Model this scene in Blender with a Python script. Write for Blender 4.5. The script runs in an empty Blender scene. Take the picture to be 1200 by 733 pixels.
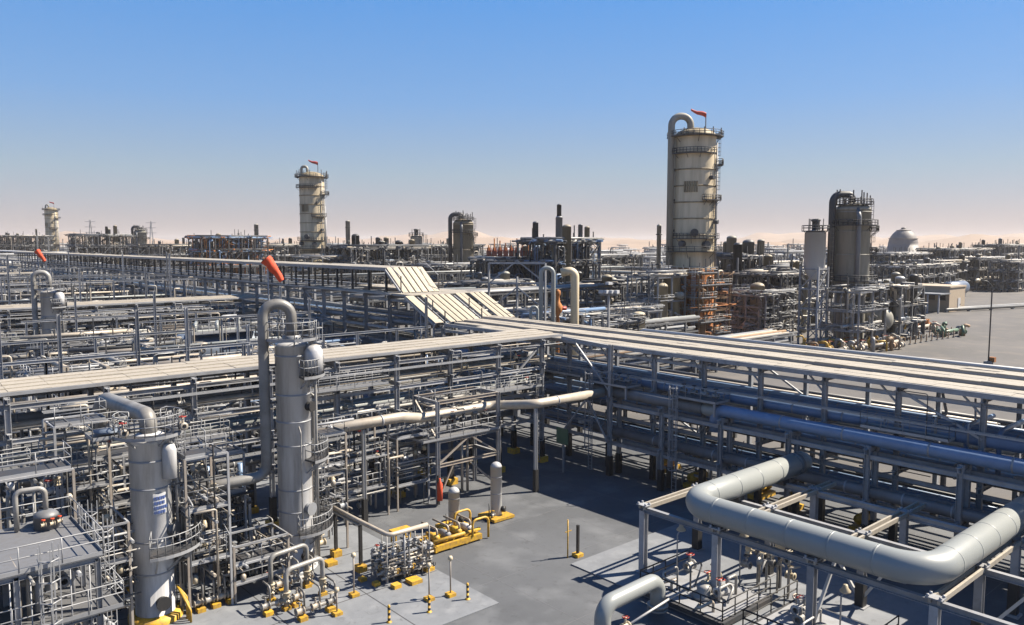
import bpy, math, random
from mathutils import Vector, Matrix
sc = bpy.context.scene
R = math.radians
rnd = random.Random(7)
# ---------------------------------------------------------------- camera
HEAD = R(49.0); PITCH = math.atan(81.5/927)
cam = bpy.data.cameras.new('camera'); camo = bpy.data.objects.new('camera', cam)
sc.collection.objects.link(camo); sc.camera = camo
cam.sensor_width = 36; cam.lens = 27.81; cam.clip_start = .5; cam.clip_end = 30000
camo.location = (0, 0, 22); camo.rotation_euler = (math.pi/2-PITCH, 0, HEAD-math.pi/2)
# ---------------------------------------------------------------- world, sun, exposure
SUN_AZ = R(-27); SUN_EL = R(46.5)
w = bpy.data.worlds.new('World'); sc.world = w; w.use_nodes = True
nt = w.node_tree; nt.nodes.clear()
sky = nt.nodes.new('ShaderNodeTexSky'); sky.sky_type = 'NISHITA'; sky.sun_disc = False
sky.sun_elevation = SUN_EL; sky.sun_rotation = math.pi/2-SUN_AZ
sky.altitude = 100; sky.air_density = .8; sky.dust_density = .5; sky.ozone_density = 4
bg = nt.nodes.new('ShaderNodeBackground'); bg.inputs['Strength'].default_value = .063
bg2 = nt.nodes.new('ShaderNodeBackground'); bg2.inputs['Strength'].default_value = .32
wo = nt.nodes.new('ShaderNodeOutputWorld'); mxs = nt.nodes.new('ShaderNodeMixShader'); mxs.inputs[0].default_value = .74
# dust veil: the same all the way round, pinkish low down, clear blue above
tc = nt.nodes.new('ShaderNodeTexCoord'); sp = nt.nodes.new('ShaderNodeSeparateXYZ')
def ramp(stops):
    r = nt.nodes.new('ShaderNodeValToRGB'); e = r.color_ramp.elements
    e[0].position, e[0].color = stops[0][0], (*stops[0][1], 1); e[1].position, e[1].color = stops[-1][0], (*stops[-1][1], 1)
    for q, c in stops[1:-1]: k = e.new(q); k.color = (*c, 1)
    nt.links.new(sp.outputs[2], r.inputs[0]); return r
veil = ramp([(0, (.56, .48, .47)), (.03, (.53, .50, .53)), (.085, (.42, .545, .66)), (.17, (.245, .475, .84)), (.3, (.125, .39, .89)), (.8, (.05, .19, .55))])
tint = ramp([(0, (.80, .58, .60)), (.03, (.79, .60, .61)), (.085, (.79, .64, .59)), (.17, (.74, .74, .79)), (.3, (.59, .83, 1)), (1, (.59, .83, 1))])
mx = nt.nodes.new('ShaderNodeMix'); mx.data_type = 'RGBA'; mx.blend_type = 'MULTIPLY'; mx.inputs[0].default_value = 1
nt.links.new(tc.outputs['Generated'], sp.inputs[0]); nt.links.new(sky.outputs[0], mx.inputs[6]); nt.links.new(tint.outputs[0], mx.inputs[7])
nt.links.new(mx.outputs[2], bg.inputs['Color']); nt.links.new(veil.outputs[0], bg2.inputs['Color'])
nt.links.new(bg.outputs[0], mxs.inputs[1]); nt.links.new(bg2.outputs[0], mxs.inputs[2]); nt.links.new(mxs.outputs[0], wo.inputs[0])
sl = bpy.data.lights.new('sun', 'SUN'); sl.energy = 4.8; sl.angle = R(.53); sl.color = (1, .90, .75)
so = bpy.data.objects.new('sun', sl); sc.collection.objects.link(so)
sd = Vector((math.cos(SUN_EL)*math.cos(SUN_AZ), math.cos(SUN_EL)*math.sin(SUN_AZ), math.sin(SUN_EL)))
so.rotation_euler = sd.to_track_quat('Z', 'Y').to_euler(); so.location = (60, -40, 80)
vs = sc.view_settings; vs.view_transform = 'Standard'; vs.look = 'None'; vs.gamma = 1; vs.use_curve_mapping = False
vs.exposure = 1.5
# ---------------------------------------------------------------- materials
MATS = {}; ALB = .60                       # reflectances below are relative to white paint; ALB scales them to real ones
def mat(n, c, rough=.5, metal=0, scale=.8, amt=.5, c2=None, vary=.12, streak=0, bump=0, lo=.42, hi=.68, spec=.5):
    m = bpy.data.materials.new(n); m.use_nodes = True; t = m.node_tree; b = t.nodes['Principled BSDF']
    L = t.links.new; N = t.nodes.new
    b.inputs['Roughness'].default_value = rough; b.inputs['Metallic'].default_value = metal
    b.inputs['Specular IOR Level'].default_value = spec
    c2 = c2 or tuple(x*.6 for x in c)
    K = .44 if n == 'pipe_white' else ALB; c = tuple(x*K for x in c); c2 = tuple(x*K for x in c2)
    g = N('ShaderNodeNewGeometry'); mp = N('ShaderNodeMapping')
    mp.inputs['Scale'].default_value = (1, 1, .12 if streak else 1)
    ns = N('ShaderNodeTexNoise'); ns.inputs['Scale'].default_value = scale; ns.inputs['Detail'].default_value = 7
    ns.inputs['Roughness'].default_value = .65
    r = N('ShaderNodeMapRange'); r.inputs[1].default_value = lo; r.inputs[2].default_value = hi; r.inputs[4].default_value = amt
    x = N('ShaderNodeMix'); x.data_type = 'RGBA'; x.inputs[6].default_value = (*c, 1); x.inputs[7].default_value = (*c2, 1)
    oi = N('ShaderNodeObjectInfo'); v = N('ShaderNodeMapRange'); v.inputs[3].default_value = 1-vary; v.inputs[4].default_value = 1+vary
    h = N('ShaderNodeHueSaturation')
    L(g.outputs['Position'], mp.inputs[0]); L(mp.outputs[0], ns.inputs[0]); L(ns.outputs[0], r.inputs[0]); L(r.outputs[0], x.inputs[0])
    L(oi.outputs['Random'], v.inputs[0]); L(v.outputs[0], h.inputs['Value']); L(x.outputs[2], h.inputs['Color'])
    L(h.outputs[0], b.inputs['Base Color'])
    rr = N('ShaderNodeMapRange'); rr.inputs[3].default_value = max(.05, rough-.12); rr.inputs[4].default_value = min(1, rough+.15)
    L(ns.outputs[0], rr.inputs[0]); L(rr.outputs[0], b.inputs['Roughness'])
    if bump:
        bu = N('ShaderNodeBump'); bu.inputs['Strength'].default_value = bump; bu.inputs['Distance'].default_value = .05
        n2 = N('ShaderNodeTexNoise'); n2.inputs['Scale'].default_value = 2.2; n2.inputs['Detail'].default_value = 5
        L(g.outputs['Position'], n2.inputs[0]); L(n2.outputs[0], bu.inputs['Height']); L(bu.outputs[0], b.inputs['Normal'])
    MATS[n] = m; return m
mat('steel', (.42, .43, .455), .55, .05, 1.2, .6, (.25, .24, .235), vary=.22)
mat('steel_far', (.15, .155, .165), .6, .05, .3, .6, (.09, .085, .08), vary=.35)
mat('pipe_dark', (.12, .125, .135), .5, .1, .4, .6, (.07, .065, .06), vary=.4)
mat('steel_warm', (.46, .41, .36), .55, .1, 1.4, .5, (.3, .22, .16))
mat('steel_dark', (.07, .075, .085), .55, .2, 1.2, .4, (.12, .09, .07))
mat('galv', (.42, .43, .45), .48, .15, 2, .5, (.3, .3, .31))
mat('clad', (.78, .78, .79), .4, .1, 1.3, .8, (.40, .38, .36), streak=1, bump=.12)
mat('clad_dull', (.27, .28, .30), .5, .12, .7, .6, (.17, .16, .15), vary=.35, streak=1, bump=.12)
mat('pipe', (.40, .39, .37), .45, .1, .9, .7, (.2, .18, .16), vary=.4)
mat('pipe_warm', (.56, .50, .42), .5, .15, 1.1, .55, (.36, .28, .2))
mat('pipe_white', (.50, .53, .52), .36, .0, .5, .35, (.42, .44, .43), vary=.02)
mat('pipe_blue', (.20, .31, .50), .42, .05, .9, .4, (.12, .18, .28))
mat('pipe_brown', (.40, .26, .15), .65, 0, .9, .6, (.22, .11, .05))
mat('tray', (.50, .45, .375), .65, .0, 5, .75, (.35, .31, .25), vary=.06)
mat('tray_cream', (.58, .51, .39), .62, 0, 3, .6, (.40, .34, .25), vary=.08)
mat('cream', (.92, .77, .53), .55, .05, .35, .7, (.36, .30, .2), vary=.02, streak=1, lo=.4, hi=.65)
mat('cream_dirty', (.42, .35, .22), .65, .05, .6, .8, (.2, .13, .06), vary=.05, streak=1)
mat('drum', (.43, .41, .35), .6, .05, .5, .7, (.2, .19, .15), vary=.02, streak=1)
mat('drum_tan', (.40, .34, .24), .6, .1, .5, .6, (.22, .19, .14), vary=.02, streak=1)
mat('rust', (.66, .25, .065), .8, 0, .5, .8, (.25, .09, .035), vary=.3)
mat('silo', (.60, .60, .60), .45, .1, .6, .3, (.48, .47, .45), vary=.03, streak=1)
mat('yellow', (.80, .47, .035), .55, 0, 4.5, .85, (.33, .2, .08), vary=.2, bump=.3)
mat('black', (.022, .022, .024), .6, 0, 2, .4, (.05, .045, .04))
mat('red', (.55, .05, .03), .5, 0, 2, .4, (.3, .04, .02), vary=.15)
mat('orange', (.85, .10, .03), .75, 0, 3, .3, (.68, .07, .03), vary=.05)
mat('green', (.10, .19, .12), .5, 0, 2, .4, (.05, .14, .08))
mat('lamp', (.62, .53, .38), .45, 0, 4, .4, (.45, .36, .24), vary=.2)
mat('grating', (.23, .235, .25), .6, .3, 3, .4, (.16, .15, .14))
mat('blue_clad', (.20, .25, .33), .55, .1, .6, .5, (.14, .17, .22))
mat('wall', (.55, .44, .32), .8, 0, .5, .4, (.44, .35, .26), vary=.03)
mat('plate', (.70, .71, .73), .5, 0, 5, .2, (.6, .6, .62)); mat('sign_blue', (.08, .13, .35), .5, 0, 5, .2, (.1, .15, .3))
mat('cooler_red', (.42, .10, .05), .6, 0, 1, .5, (.28, .07, .04), vary=.2)
mat('sphere_paint', (.22, .205, .20), .6, 0, .1, .4, (.22, .195, .18))
mat('truck_blue', (.10, .14, .22), .4, 0, 1, .4, (.07, .09, .14))
# ---------------------------------------------------------------- mesh builder
class MB:
    def __init__(s): s.v = []; s.f = []; s.sm = []
    def add(s, vs, fs, smooth=False):
        o = len(s.v); s.v += [tuple(p) for p in vs]; s.f += [[i+o for i in q] for q in fs]; s.sm += [smooth]*len(fs); return s
    def box(s, c, d):
        x, y, z = c; a, b, e = d[0]/2, d[1]/2, d[2]/2
        return s.add([(x+i*a, y+j*b, z+k*e) for i in (-1, 1) for j in (-1, 1) for k in (-1, 1)],
            [(0, 1, 3, 2), (4, 6, 7, 5), (0, 4, 5, 1), (2, 3, 7, 6), (0, 2, 6, 4), (1, 5, 7, 3)])
    def ext(s, prof, p0, p1, up=(0, 0, 1)):
        p0 = Vector(p0); p1 = Vector(p1); d = (p1-p0).normalized(); u = Vector(up)
        if abs(d.dot(u)) > .98: u = Vector((1, 0, 0))
        a = d.cross(u).normalized(); b = a.cross(d); n = len(prof)
        vs = [p+a*q[0]+b*q[1] for p in (p0, p1) for q in prof]
        return s.add(vs, [(i, (i+1) % n, n+(i+1) % n, n+i) for i in range(n)]+[tuple(range(n-1, -1, -1)), tuple(range(n, 2*n))])
    def bar(s, p0, p1, w, h=None, up=(0, 0, 1)):
        h = h or w; return s.ext([(-w/2, -h/2), (w/2, -h/2), (w/2, h/2), (-w/2, h/2)], p0, p1, up)
    def ib(s, p0, p1, w, h=None, up=(0, 0, 1)):
        h = h or w; a = w/2; b = h/2; t = max(.02, w*.09); q = b-max(.025, h*.1)
        return s.ext([(-a, -b), (a, -b), (a, -q), (t, -q), (t, q), (a, q), (a, b), (-a, b), (-a, q), (-t, q), (-t, -q), (-a, -q)], p0, p1, up)
    def tube(s, pts, r, seg=10, bend=0, cap=True, n=5):
        P = [Vector(p) for p in pts]; Q = [P[0]]
        for i in range(1, len(P)-1):
            a = (P[i-1]-P[i]); b = (P[i+1]-P[i]); la, lb = a.length, b.length; a.normalize(); b.normalize()
            ang = math.acos(max(-1, min(1, a.dot(b))))
            if bend <= 0 or ang > 3.1: Q.append(P[i]); continue
            t = min(bend/math.tan(ang/2), la*.49, lb*.49); rr = t*math.tan(ang/2)
            c = P[i]+(a+b).normalized()*(rr/math.sin(ang/2)); s0 = P[i]+a*t-c; tot = math.pi-ang
            ax = s0.cross(P[i]+b*t-c).normalized()
            for k in range(n+1): Q.append(c+Matrix.Rotation(tot*k/n, 3, ax) @ s0)
        Q.append(P[-1]); m = len(Q)
        T = [((Q[min(i+1, m-1)]-Q[i]).normalized()+(Q[i]-Q[max(i-1, 0)]).normalized()).normalized() for i in range(m)]
        u = Vector((0, 0, 1)) if abs(T[0].z) < .9 else Vector((1, 0, 0)); vs = []
        for i in range(m):
            u = (u-T[i]*u.dot(T[i])).normalized(); w_ = T[i].cross(u); k = 1
            if 0 < i < m-1:
                cs = T[i].dot((Q[i+1]-Q[i]).normalized()); k = 1/max(.5, cs)
            for j in range(seg):
                q = 2*math.pi*j/seg; vs.append(Q[i]+(u*math.cos(q)+w_*math.sin(q))*r*(k if bend <= 0 else 1))
        o = len(s.v)
        s.add(vs, [(i*seg+j, i*seg+(j+1) % seg, (i+1)*seg+(j+1) % seg, (i+1)*seg+j) for i in range(m-1) for j in range(seg)], True)
        if cap:
            s.f += [[o+j for j in range(seg-1, -1, -1)], [o+(m-1)*seg+j for j in range(seg)]]; s.sm += [False, False]
        return s
    def lathe(s, prof, c=(0, 0, 0), seg=24, axis='z'):
        vs = []
        for r, z in prof:
            for j in range(seg):
                q = 2*math.pi*j/seg; a, b = r*math.cos(q), r*math.sin(q)
                p = (a, b, z) if axis == 'z' else ((z, a, b) if axis == 'x' else (b, z, a))
                vs.append((c[0]+p[0], c[1]+p[1], c[2]+p[2]))
        n = len(prof)
        return s.add(vs, [(i*seg+j, i*seg+(j+1) % seg, (i+1)*seg+(j+1) % seg, (i+1)*seg+j) for i in range(n-1) for j in range(seg)], True)
    def arc(s, c, r0, r1, z0, z1, a0, a1, n=16):
        vs = []
        for i in range(n+1):
            q = a0+(a1-a0)*i/n; x, y = math.cos(q), math.sin(q)
            vs += [(c[0]+x*r, c[1]+y*r, z) for r, z in ((r0, z0), (r1, z0), (r1, z1), (r0, z1))]
        fs = [(4*i+k, 4*i+(k+1) % 4, 4*i+4+(k+1) % 4, 4*i+4+k) for i in range(n) for k in range(4)]
        return s.add(vs, fs+[(3, 2, 1, 0), (4*n, 4*n+1, 4*n+2, 4*n+3)])
    def build(s, name, m, parent=None, kind=None, label=None, loc=None):
        me = bpy.data.meshes.new(name)
        o3 = Vector(loc) if loc else (parent['_o'] if parent is not None else Vector())
        o3 = Vector(o3)
        me.from_pydata([(p[0]-o3.x, p[1]-o3.y, p[2]-o3.z) for p in s.v], [], s.f)
        me.polygons.foreach_set('use_smooth', s.sm); me.materials.append(MATS[m] if isinstance(m, str) else m)
        ob = bpy.data.objects.new(name, me); sc.collection.objects.link(ob)
        ob['_o'] = o3
        if loc: ob.location = loc
        if parent is not None: ob.parent = parent
        if kind: ob['kind'] = kind
        if label: ob['label'] = label
        return ob
def thing(name, label, cat, loc=(0, 0, 0), group=None):
    o = bpy.data.objects.new(name, None); o.empty_display_size = .5; sc.collection.objects.link(o)
    o.location = loc; o['_o'] = Vector(loc); o['label'] = label; o['category'] = cat
    if group: o['group'] = group
    return o
def tag(o, label, cat, group=None):
    o['label'] = label; o['category'] = cat
    if group: o['group'] = group
    return o
KID = {}
def kids(o):
    if not KID:
        for q in bpy.data.objects:
            if q.parent: KID.setdefault(q.parent.name, []).append(q)
    return KID.get(o.name, [])
def dup(o, off, label, group=None):
    def rec(s, par):
        c = s.copy(); sc.collection.objects.link(c); c.parent = par
        for k in kids(s): rec(k, c)
        return c
    c = rec(o, None); c.location = Vector(o.location)+Vector(off); c['label'] = label
    if group: c['group'] = group; o['group'] = group
    return c
def share(o, name, parent, off):            # another piece that shares its mesh
    c = bpy.data.objects.new(name, o.data); sc.collection.objects.link(c); c.parent = parent
    c.location = off; c['_o'] = o['_o']; return c
pi = math.pi
def dome(r, h, z, n=5, up=1):               # dished head profile, from rim to crown
    return [(r*math.cos(k*pi/2/n)+.001, z+up*h*math.sin(k*pi/2/n)) for k in range(n+1)]
# ---------------------------------------------------------------- reusable pieces
def rail_line(m, pts, h=1.1, r=.028, step=1.5, seg=5):
    for k in (h, h*.55): m.tube([(p[0], p[1], p[2]+k) for p in pts], r, seg)
    for a, b in zip(pts, pts[1:]):
        a = Vector(a); b = Vector(b); n = max(1, round((b-a).length/step))
        for i in range(n+1):
            q = a.lerp(b, i/n); m.tube([q, q+Vector((0, 0, h))], r, seg)
    return m
def rect_platform(par, x0, x1, y0, y1, z, name='platform', sides='NSEW', rmat='galv', r=.028, dmat='grating'):
    d = MB().box(((x0+x1)/2, (y0+y1)/2, z-.06), (x1-x0, y1-y0, .1)).build(name, dmat, par)
    m = MB()
    seg = {'S': ((x0, y0), (x1, y0)), 'N': ((x0, y1), (x1, y1)), 'W': ((x0, y0), (x0, y1)), 'E': ((x1, y0), (x1, y1))}
    for k in sides: rail_line(m, [(*seg[k][0], z), (*seg[k][1], z)], r=r)
    m.build('handrail', rmat, d)
    e = MB()
    for k in sides:
        a, b = seg[k]; e.bar((*a, z+.03), (*b, z+.03), .02, .18)
    e.build('toe_board', rmat, d)
    return d
def ring_platform(par, x, y, r, w, z, a0, a1, rmat='galv', dmat='grating', n=16, rr=.03):
    d = MB().arc((x, y), r, r+w, z-.12, z, a0, a1, n).build('platform', dmat, par)
    m = MB(); R1 = r+w-.05
    P = [(x+R1*math.cos(a0+(a1-a0)*i/n), y+R1*math.sin(a0+(a1-a0)*i/n), z) for i in range(n+1)]
    P = [(x+(r+.1)*math.cos(a0), y+(r+.1)*math.sin(a0), z)]+P+[(x+(r+.1)*math.cos(a1), y+(r+.1)*math.sin(a1), z)]
    rail_line(m, P, r=rr); m.arc((x, y), r+w-.01, r+w+.015, z-.14, z+.04, a0, a1, n); m.build('handrail', rmat, d)
    b = MB()
    for i in range(1, n, 4):
        q = a0+(a1-a0)*i/n; c, s_ = math.cos(q), math.sin(q)
        b.bar((x+r*c, y+r*s_, z-w*.9), (x+(r+w*.9)*c, y+(r+w*.9)*s_, z-.15), .08)
    b.build('bracket', rmat, d)
    return d
def ladder(par, x, y, z0, z1, ang, cage=True, mt='galv'):
    c, s_ = math.cos(ang), math.sin(ang); t = Vector((-s_, c, 0)); o = Vector((c, s_, 0)); p = Vector((x, y, 0)); m = MB()
    for k in (-.23, .23): m.bar(p+t*k+Vector((0, 0, z0)), p+t*k+Vector((0, 0, z1+1)), .06)
    n = int((z1-z0)/.35)
    for i in range(n): m.bar(p-t*.23+Vector((0, 0, z0+i*.35)), p+t*.23+Vector((0, 0, z0+i*.35)), .03)
    l = m.build('ladder', mt, par)
    if cage:
        m = MB(); z = z0+2.2; hoop = [(-.35, 0), (-.38, .4), (0, .72), (.38, .4), (.35, 0)]
        while z < z1+1: m.tube([p+t*a+o*b+Vector((0, 0, z)) for a, b in hoop], .03, 4); z += .9
        for a, b in hoop[1:4]: m.bar(p+t*a+o*b+Vector((0, 0, z0+2.2)), p+t*a+o*b+Vector((0, 0, z1+1)), .04)
        m.build('ladder_cage', mt, l)
    return l
def valve(par, x, y, z, r, ax='x', m='pipe', wheel='red', wz=None):
    d = Vector((1, 0, 0)) if ax == 'x' else (Vector((0, 1, 0)) if ax == 'y' else Vector((0, 0, 1))); p = Vector((x, y, z))
    b = MB()
    b.lathe([(r*.8, -r*1.6), (r*1.5, -r*1.6), (r*1.5, -r*1.3), (r*.9, -r*1.2), (r*1.35, 0), (r*.9, r*1.2), (r*1.5, r*1.3), (r*1.5, r*1.6), (r*.8, r*1.6)], p, 10, ax)
    up = Vector((0, 0, 1)) if ax != 'z' else Vector((0, -1, 0))
    b.tube([p, p+up*r*3.4], r*.4, 6); o = b.build('valve', m, par)
    q = p+up*r*3.4; w_ = MB()
    if ax != 'z': w_.lathe([(r*1.15, -.03), (r*1.35, 0), (r*1.15, .03)], q, 12)
    else: w_.lathe([(r*1.15, -.03), (r*1.35, 0), (r*1.15, .03)], q, 12, 'y')
    w_.bar(q-d*r*1.2, q+d*r*1.2, .05); w_.build('handwheel', wheel, o)
    return o
def footing(par, x, y, s=.9, h=.5, m='yellow'):
    s *= .74; h *= .8
    return MB().box((x, y, h/2), (s, s, h)).build('footing', m, par)
def at(px, py, z=0.):                       # plan position of a point of the site whose height is known
    a = (px-600)/927; b = (366.5-py)/927; c, s_ = math.cos(PITCH), math.sin(PITCH)
    fw = c+b*s_; up = -s_+b*c; t = (z-22)/up
    return (t*(fw*math.cos(HEAD)+a*math.sin(HEAD)), t*(fw*math.sin(HEAD)-a*math.cos(HEAD)))
# ================================================================ THE SETTING
def ground_mat(n, c1, c2, c3, s1, s2, rough=.85, bump=.3, wet=None):
    m = bpy.data.materials.new(n); m.use_nodes = True; t = m.node_tree; b = t.nodes['Principled BSDF']; L = t.links.new; N = t.nodes.new
    g = N('ShaderNodeNewGeometry'); a = N('ShaderNodeTexNoise'); a.inputs['Scale'].default_value = s1; a.inputs['Detail'].default_value = 8
    a.inputs['Roughness'].default_value = .62
    q = N('ShaderNodeTexNoise'); q.inputs['Scale'].default_value = s2; q.inputs['Detail'].default_value = 6
    r1 = N('ShaderNodeMapRange'); r1.inputs[1].default_value = .38; r1.inputs[2].default_value = .64
    r2 = N('ShaderNodeMapRange'); r2.inputs[1].default_value = .5; r2.inputs[2].default_value = .75; r2.inputs[4].default_value = .8
    x1 = N('ShaderNodeMix'); x1.data_type = 'RGBA'; x1.inputs[6].default_value = (*c1, 1); x1.inputs[7].default_value = (*c2, 1)
    x2 = N('ShaderNodeMix'); x2.data_type = 'RGBA'; x2.inputs[7].default_value = (*c3, 1)
    L(g.outputs['Position'], a.inputs[0]); L(g.outputs['Position'], q.inputs[0]); L(a.outputs[0], r1.inputs[0]); L(q.outputs[0], r2.inputs[0])
    L(r1.outputs[0], x1.inputs[0]); L(x1.outputs[2], x2.inputs[6]); L(r2.outputs[0], x2.inputs[0]); L(x2.outputs[2], b.inputs['Base Color'])
    s3 = N('ShaderNodeTexNoise'); s3.inputs['Scale'].default_value = 1.7; s3.inputs['Detail'].default_value = 9; s3.inputs['Roughness'].default_value = .7; s3.inputs['Distortion'].default_value = .6
    r3 = N('ShaderNodeMapRange'); r3.inputs[1].default_value = .56; r3.inputs[2].default_value = .7; r3.inputs[4].default_value = .5
    x3 = N('ShaderNodeMix'); x3.data_type = 'RGBA'; x3.inputs[7].default_value = (c2[0]*.45, c2[1]*.43, c2[2]*.4, 1)
    L(g.outputs['Position'], s3.inputs[0]); L(s3.outputs[0], r3.inputs[0]); L(r3.outputs[0], x3.inputs[0]); L(x2.outputs[2], x3.inputs[6]); L(x3.outputs[2], b.inputs['Base Color'])
    b.inputs['Roughness'].default_value = rough
    bu = N('ShaderNodeBump'); bu.inputs['Strength'].default_value = bump; bu.inputs['Distance'].default_value = .06
    L(a.outputs[0], bu.inputs['Height']); L(bu.outputs[0], b.inputs['Normal'])
    MATS[n] = m
ground_mat('asphalt', (.076, .081, .090), (.056, .060, .067), (.122, .128, .138), .12, .33, .75)
ground_mat('concrete', (.150, .160, .176), (.116, .124, .137), (.185, .193, .206), .22, .9, .75)
ground_mat('sandy_paving', (.088, .082, .079), (.065, .062, .06), (.13, .113, .097), .05, .16, .9)
ground_mat('sand', (.25, .178, .125), (.205, .145, .10), (.285, .21, .152), .004, .02, .95, .2)
def sheet(name, poly, z, m, par=None):
    o = MB().add([(x, y, z) for x, y in poly], [tuple(range(len(poly)))]).build(name, m, par)
    if par is None: o['kind'] = 'structure'
    return o
def rect(x0, x1, y0, y1): return [(x0, y0), (x1, y0), (x1, y1), (x0, y1)]
sheet('desert', rect(-9000, 12000, -9000, 14000), -.30, 'sand')
sheet('ground', rect(-120, 520, -120, 1150), -.012, 'sandy_paving')
sheet('plant_paving', rect(-40, 70, -40, 80), -.004, 'asphalt')
pad_c = at(585, 708)
slab = MB().box((pad_c[0]-22, pad_c[1]+30, .03), (44, 60, .1)).build('concrete_slab', 'concrete'); slab['kind'] = 'structure'
k = 0
jm = MB()
for xx in range(1, 8): jm.box((pad_c[0]-xx*5.5, pad_c[1]+29.99, .079), (.07, 59.8, .006))
for yy in range(1, 9): jm.box((pad_c[0]-22.01, pad_c[1]+yy*6.4, .081), (43.8, .07, .006))
jm.build('slab_joint', 'steel_dark', slab)
pd2 = MB().box((44, 24, .03), (13, 26, .1)).build('concrete_slab', 'concrete'); pd2['kind'] = 'structure'
pj = MB()
for k in range(-2, 9): pj.box((20+k*6.1, 28, -.0015), (.035, 90, .004)); 
for k in range(-1, 11): pj.box((40, 2+k*7.3, -.0005), (60, .035, .004))
pj.build('paving_joint', 'grating', bpy.data.objects['plant_paving'])
yard = sheet('paved_yard', rect(90, 420, -60, 150), -.002, 'sandy_paving')
road = sheet('road', rect(150, 158, -60, 62), .004, 'asphalt')
for i, yy in enumerate(range(-50, 60, 9)):
    mk = MB().box((154, yy, .010), (.2, 4, .004)).build('lane_marking', 'yellow', road)
for x_ in (149.8, 158.2): MB().box((x_, 1, .06), (.3, 122, .12)).build('kerb', 'concrete', road)
# dunes far behind the plant
def dunes(name, d, w0, hmax, seed, m='sand', a0=-50, a1=50, n=140):
    rr = random.Random(seed); ph = [rr.uniform(0, 6.28) for _ in range(9)]; vs = []; fs = []
    prof = (0, .35, .75, 1, .8, .4, 0); dd = (0, .2, .4, .55, .7, .85, 1)
    for i in range(n+1):
        t = R(a0+(a1-a0)*i/n); q = t*18
        h = .55+.22*math.sin(q*.7+ph[0])+.16*math.sin(q*1.7+ph[1])+.1*math.sin(q*3.9+ph[2])+.05*math.sin(q*9+ph[3])+.025*math.sin(q*23+ph[4])
        h = max(.12, h)*hmax; ang = HEAD-t
        for e, p in zip(dd, prof):
            r = d+w0*e+30*math.sin(q*2.3+ph[5]+e*4); vs.append((r*math.cos(ang), r*math.sin(ang), -.3+h*p))
    for i in range(n):
        for j in range(6): fs.append((i*7+j, i*7+j+1, i*7+8+j, i*7+7+j))
    o = MB().add(vs, fs, True).build(name, m); o['kind'] = 'structure'
dunes('dunes', 2600, 900, 52, 3)
dunes('dunes', 4200, 1500, 105, 11)
dunes('dunes', 1700, 400, 24, 5, a0=15, a1=50)

# ================================================================ PIPE RACKS NEAR THE CAMERA
def rack(name, label, cat, ax, pos, rows, zt, levels, pw=.34, fire=2.4, foot=0, braces=(), group=None, mt='steel', lo=None):
    C = (lambda s, t, z: (s, t, z)) if ax == 'u' else (lambda s, t, z: (t, s, z))
    base = C(pos[0], rows[0], 0); T = thing(name, label, cat, base, group)
    ps = MB().ib(C(pos[0], rows[0], 0), C(pos[0], rows[0], zt), pw, pw, C(1, 0, 0)).build('post', mt, T)
    if fire: fp = MB().box(C(pos[0], rows[0], fire/2+.02), (pw+.12, pw+.12, fire)).build('fireproofing', 'black', T)
    if foot: ft = MB().box(C(pos[0], rows[0], foot/2), (.95, .95, foot)).build('footing', 'yellow', T)
    for i, s in enumerate(pos):
        for j, t in enumerate(rows):
            if i+j == 0: continue
            off = Vector(C(s, t, 0))-Vector(base)
            share(ps, 'post', T, off)
            if fire: share(fp, 'fireproofing', T, off)
            if foot: share(ft, 'footing', T, off)
    first = {}
    for z, pipes in levels:
        cb = MB().ib(C(pos[0], rows[0]-.5, z), C(pos[0], rows[-1]+.5, z), .26, .34).build('beam', mt, T)
        for s in pos[1:]: share(cb, 'beam', T, Vector(C(s, 0, 0))-Vector(C(pos[0], 0, 0)))
        for t in rows: MB().ib(C(pos[0]-.4, t, z-.42), C(pos[-1]+.4, t, z-.42), .2, .3).build('beam', mt, T)
        for q in pipes:
            t, r, m_ = q[:3]; s0, s1 = (q[3], q[4]) if len(q) > 4 else (pos[0]-2, pos[-1]+2)
            MB().tube([C(s0, t, z+.17+r), C(s1, t, z+.17+r)], r, 12 if r > .2 else 8).build('pipe', m_, T)
            if r > .22:
                g = MB(); s = s0+rnd.uniform(1, 4)
                while s < s1: g.tube([C(s, t, z+.17+r), C(s+.12, t, z+.17+r)], r*1.06, 12); s += rnd.choice((3.2, 4.1, 6.3))
                g.build('pipe_band', 'galv', T, kind='stuff')
    for i, j, za, zb in braces:
        MB().bar(C(pos[i], rows[j]-.02, za), C(pos[i+1], rows[j]-.02, zb), .16).build('brace', mt, T)
    return T
def fill_pipes(t0, t1, n, seed, mats=('pipe', 'clad_dull', 'pipe_warm', 'pipe_dark', 'steel', 'pipe_brown'), rmin=.08, rmax=.34):
    rr = random.Random(seed); out = []; t = t0
    while t < t1:
        r = rr.uniform(rmin, rmax) if rr.random() < .6 else rr.uniform(rmin, rmin*1.8)
        if t+2*r > t1: break
        out.append((t+r, r, rr.choice(mats))); t += 2*r+rr.uniform(.12, .5)
    return out
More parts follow.
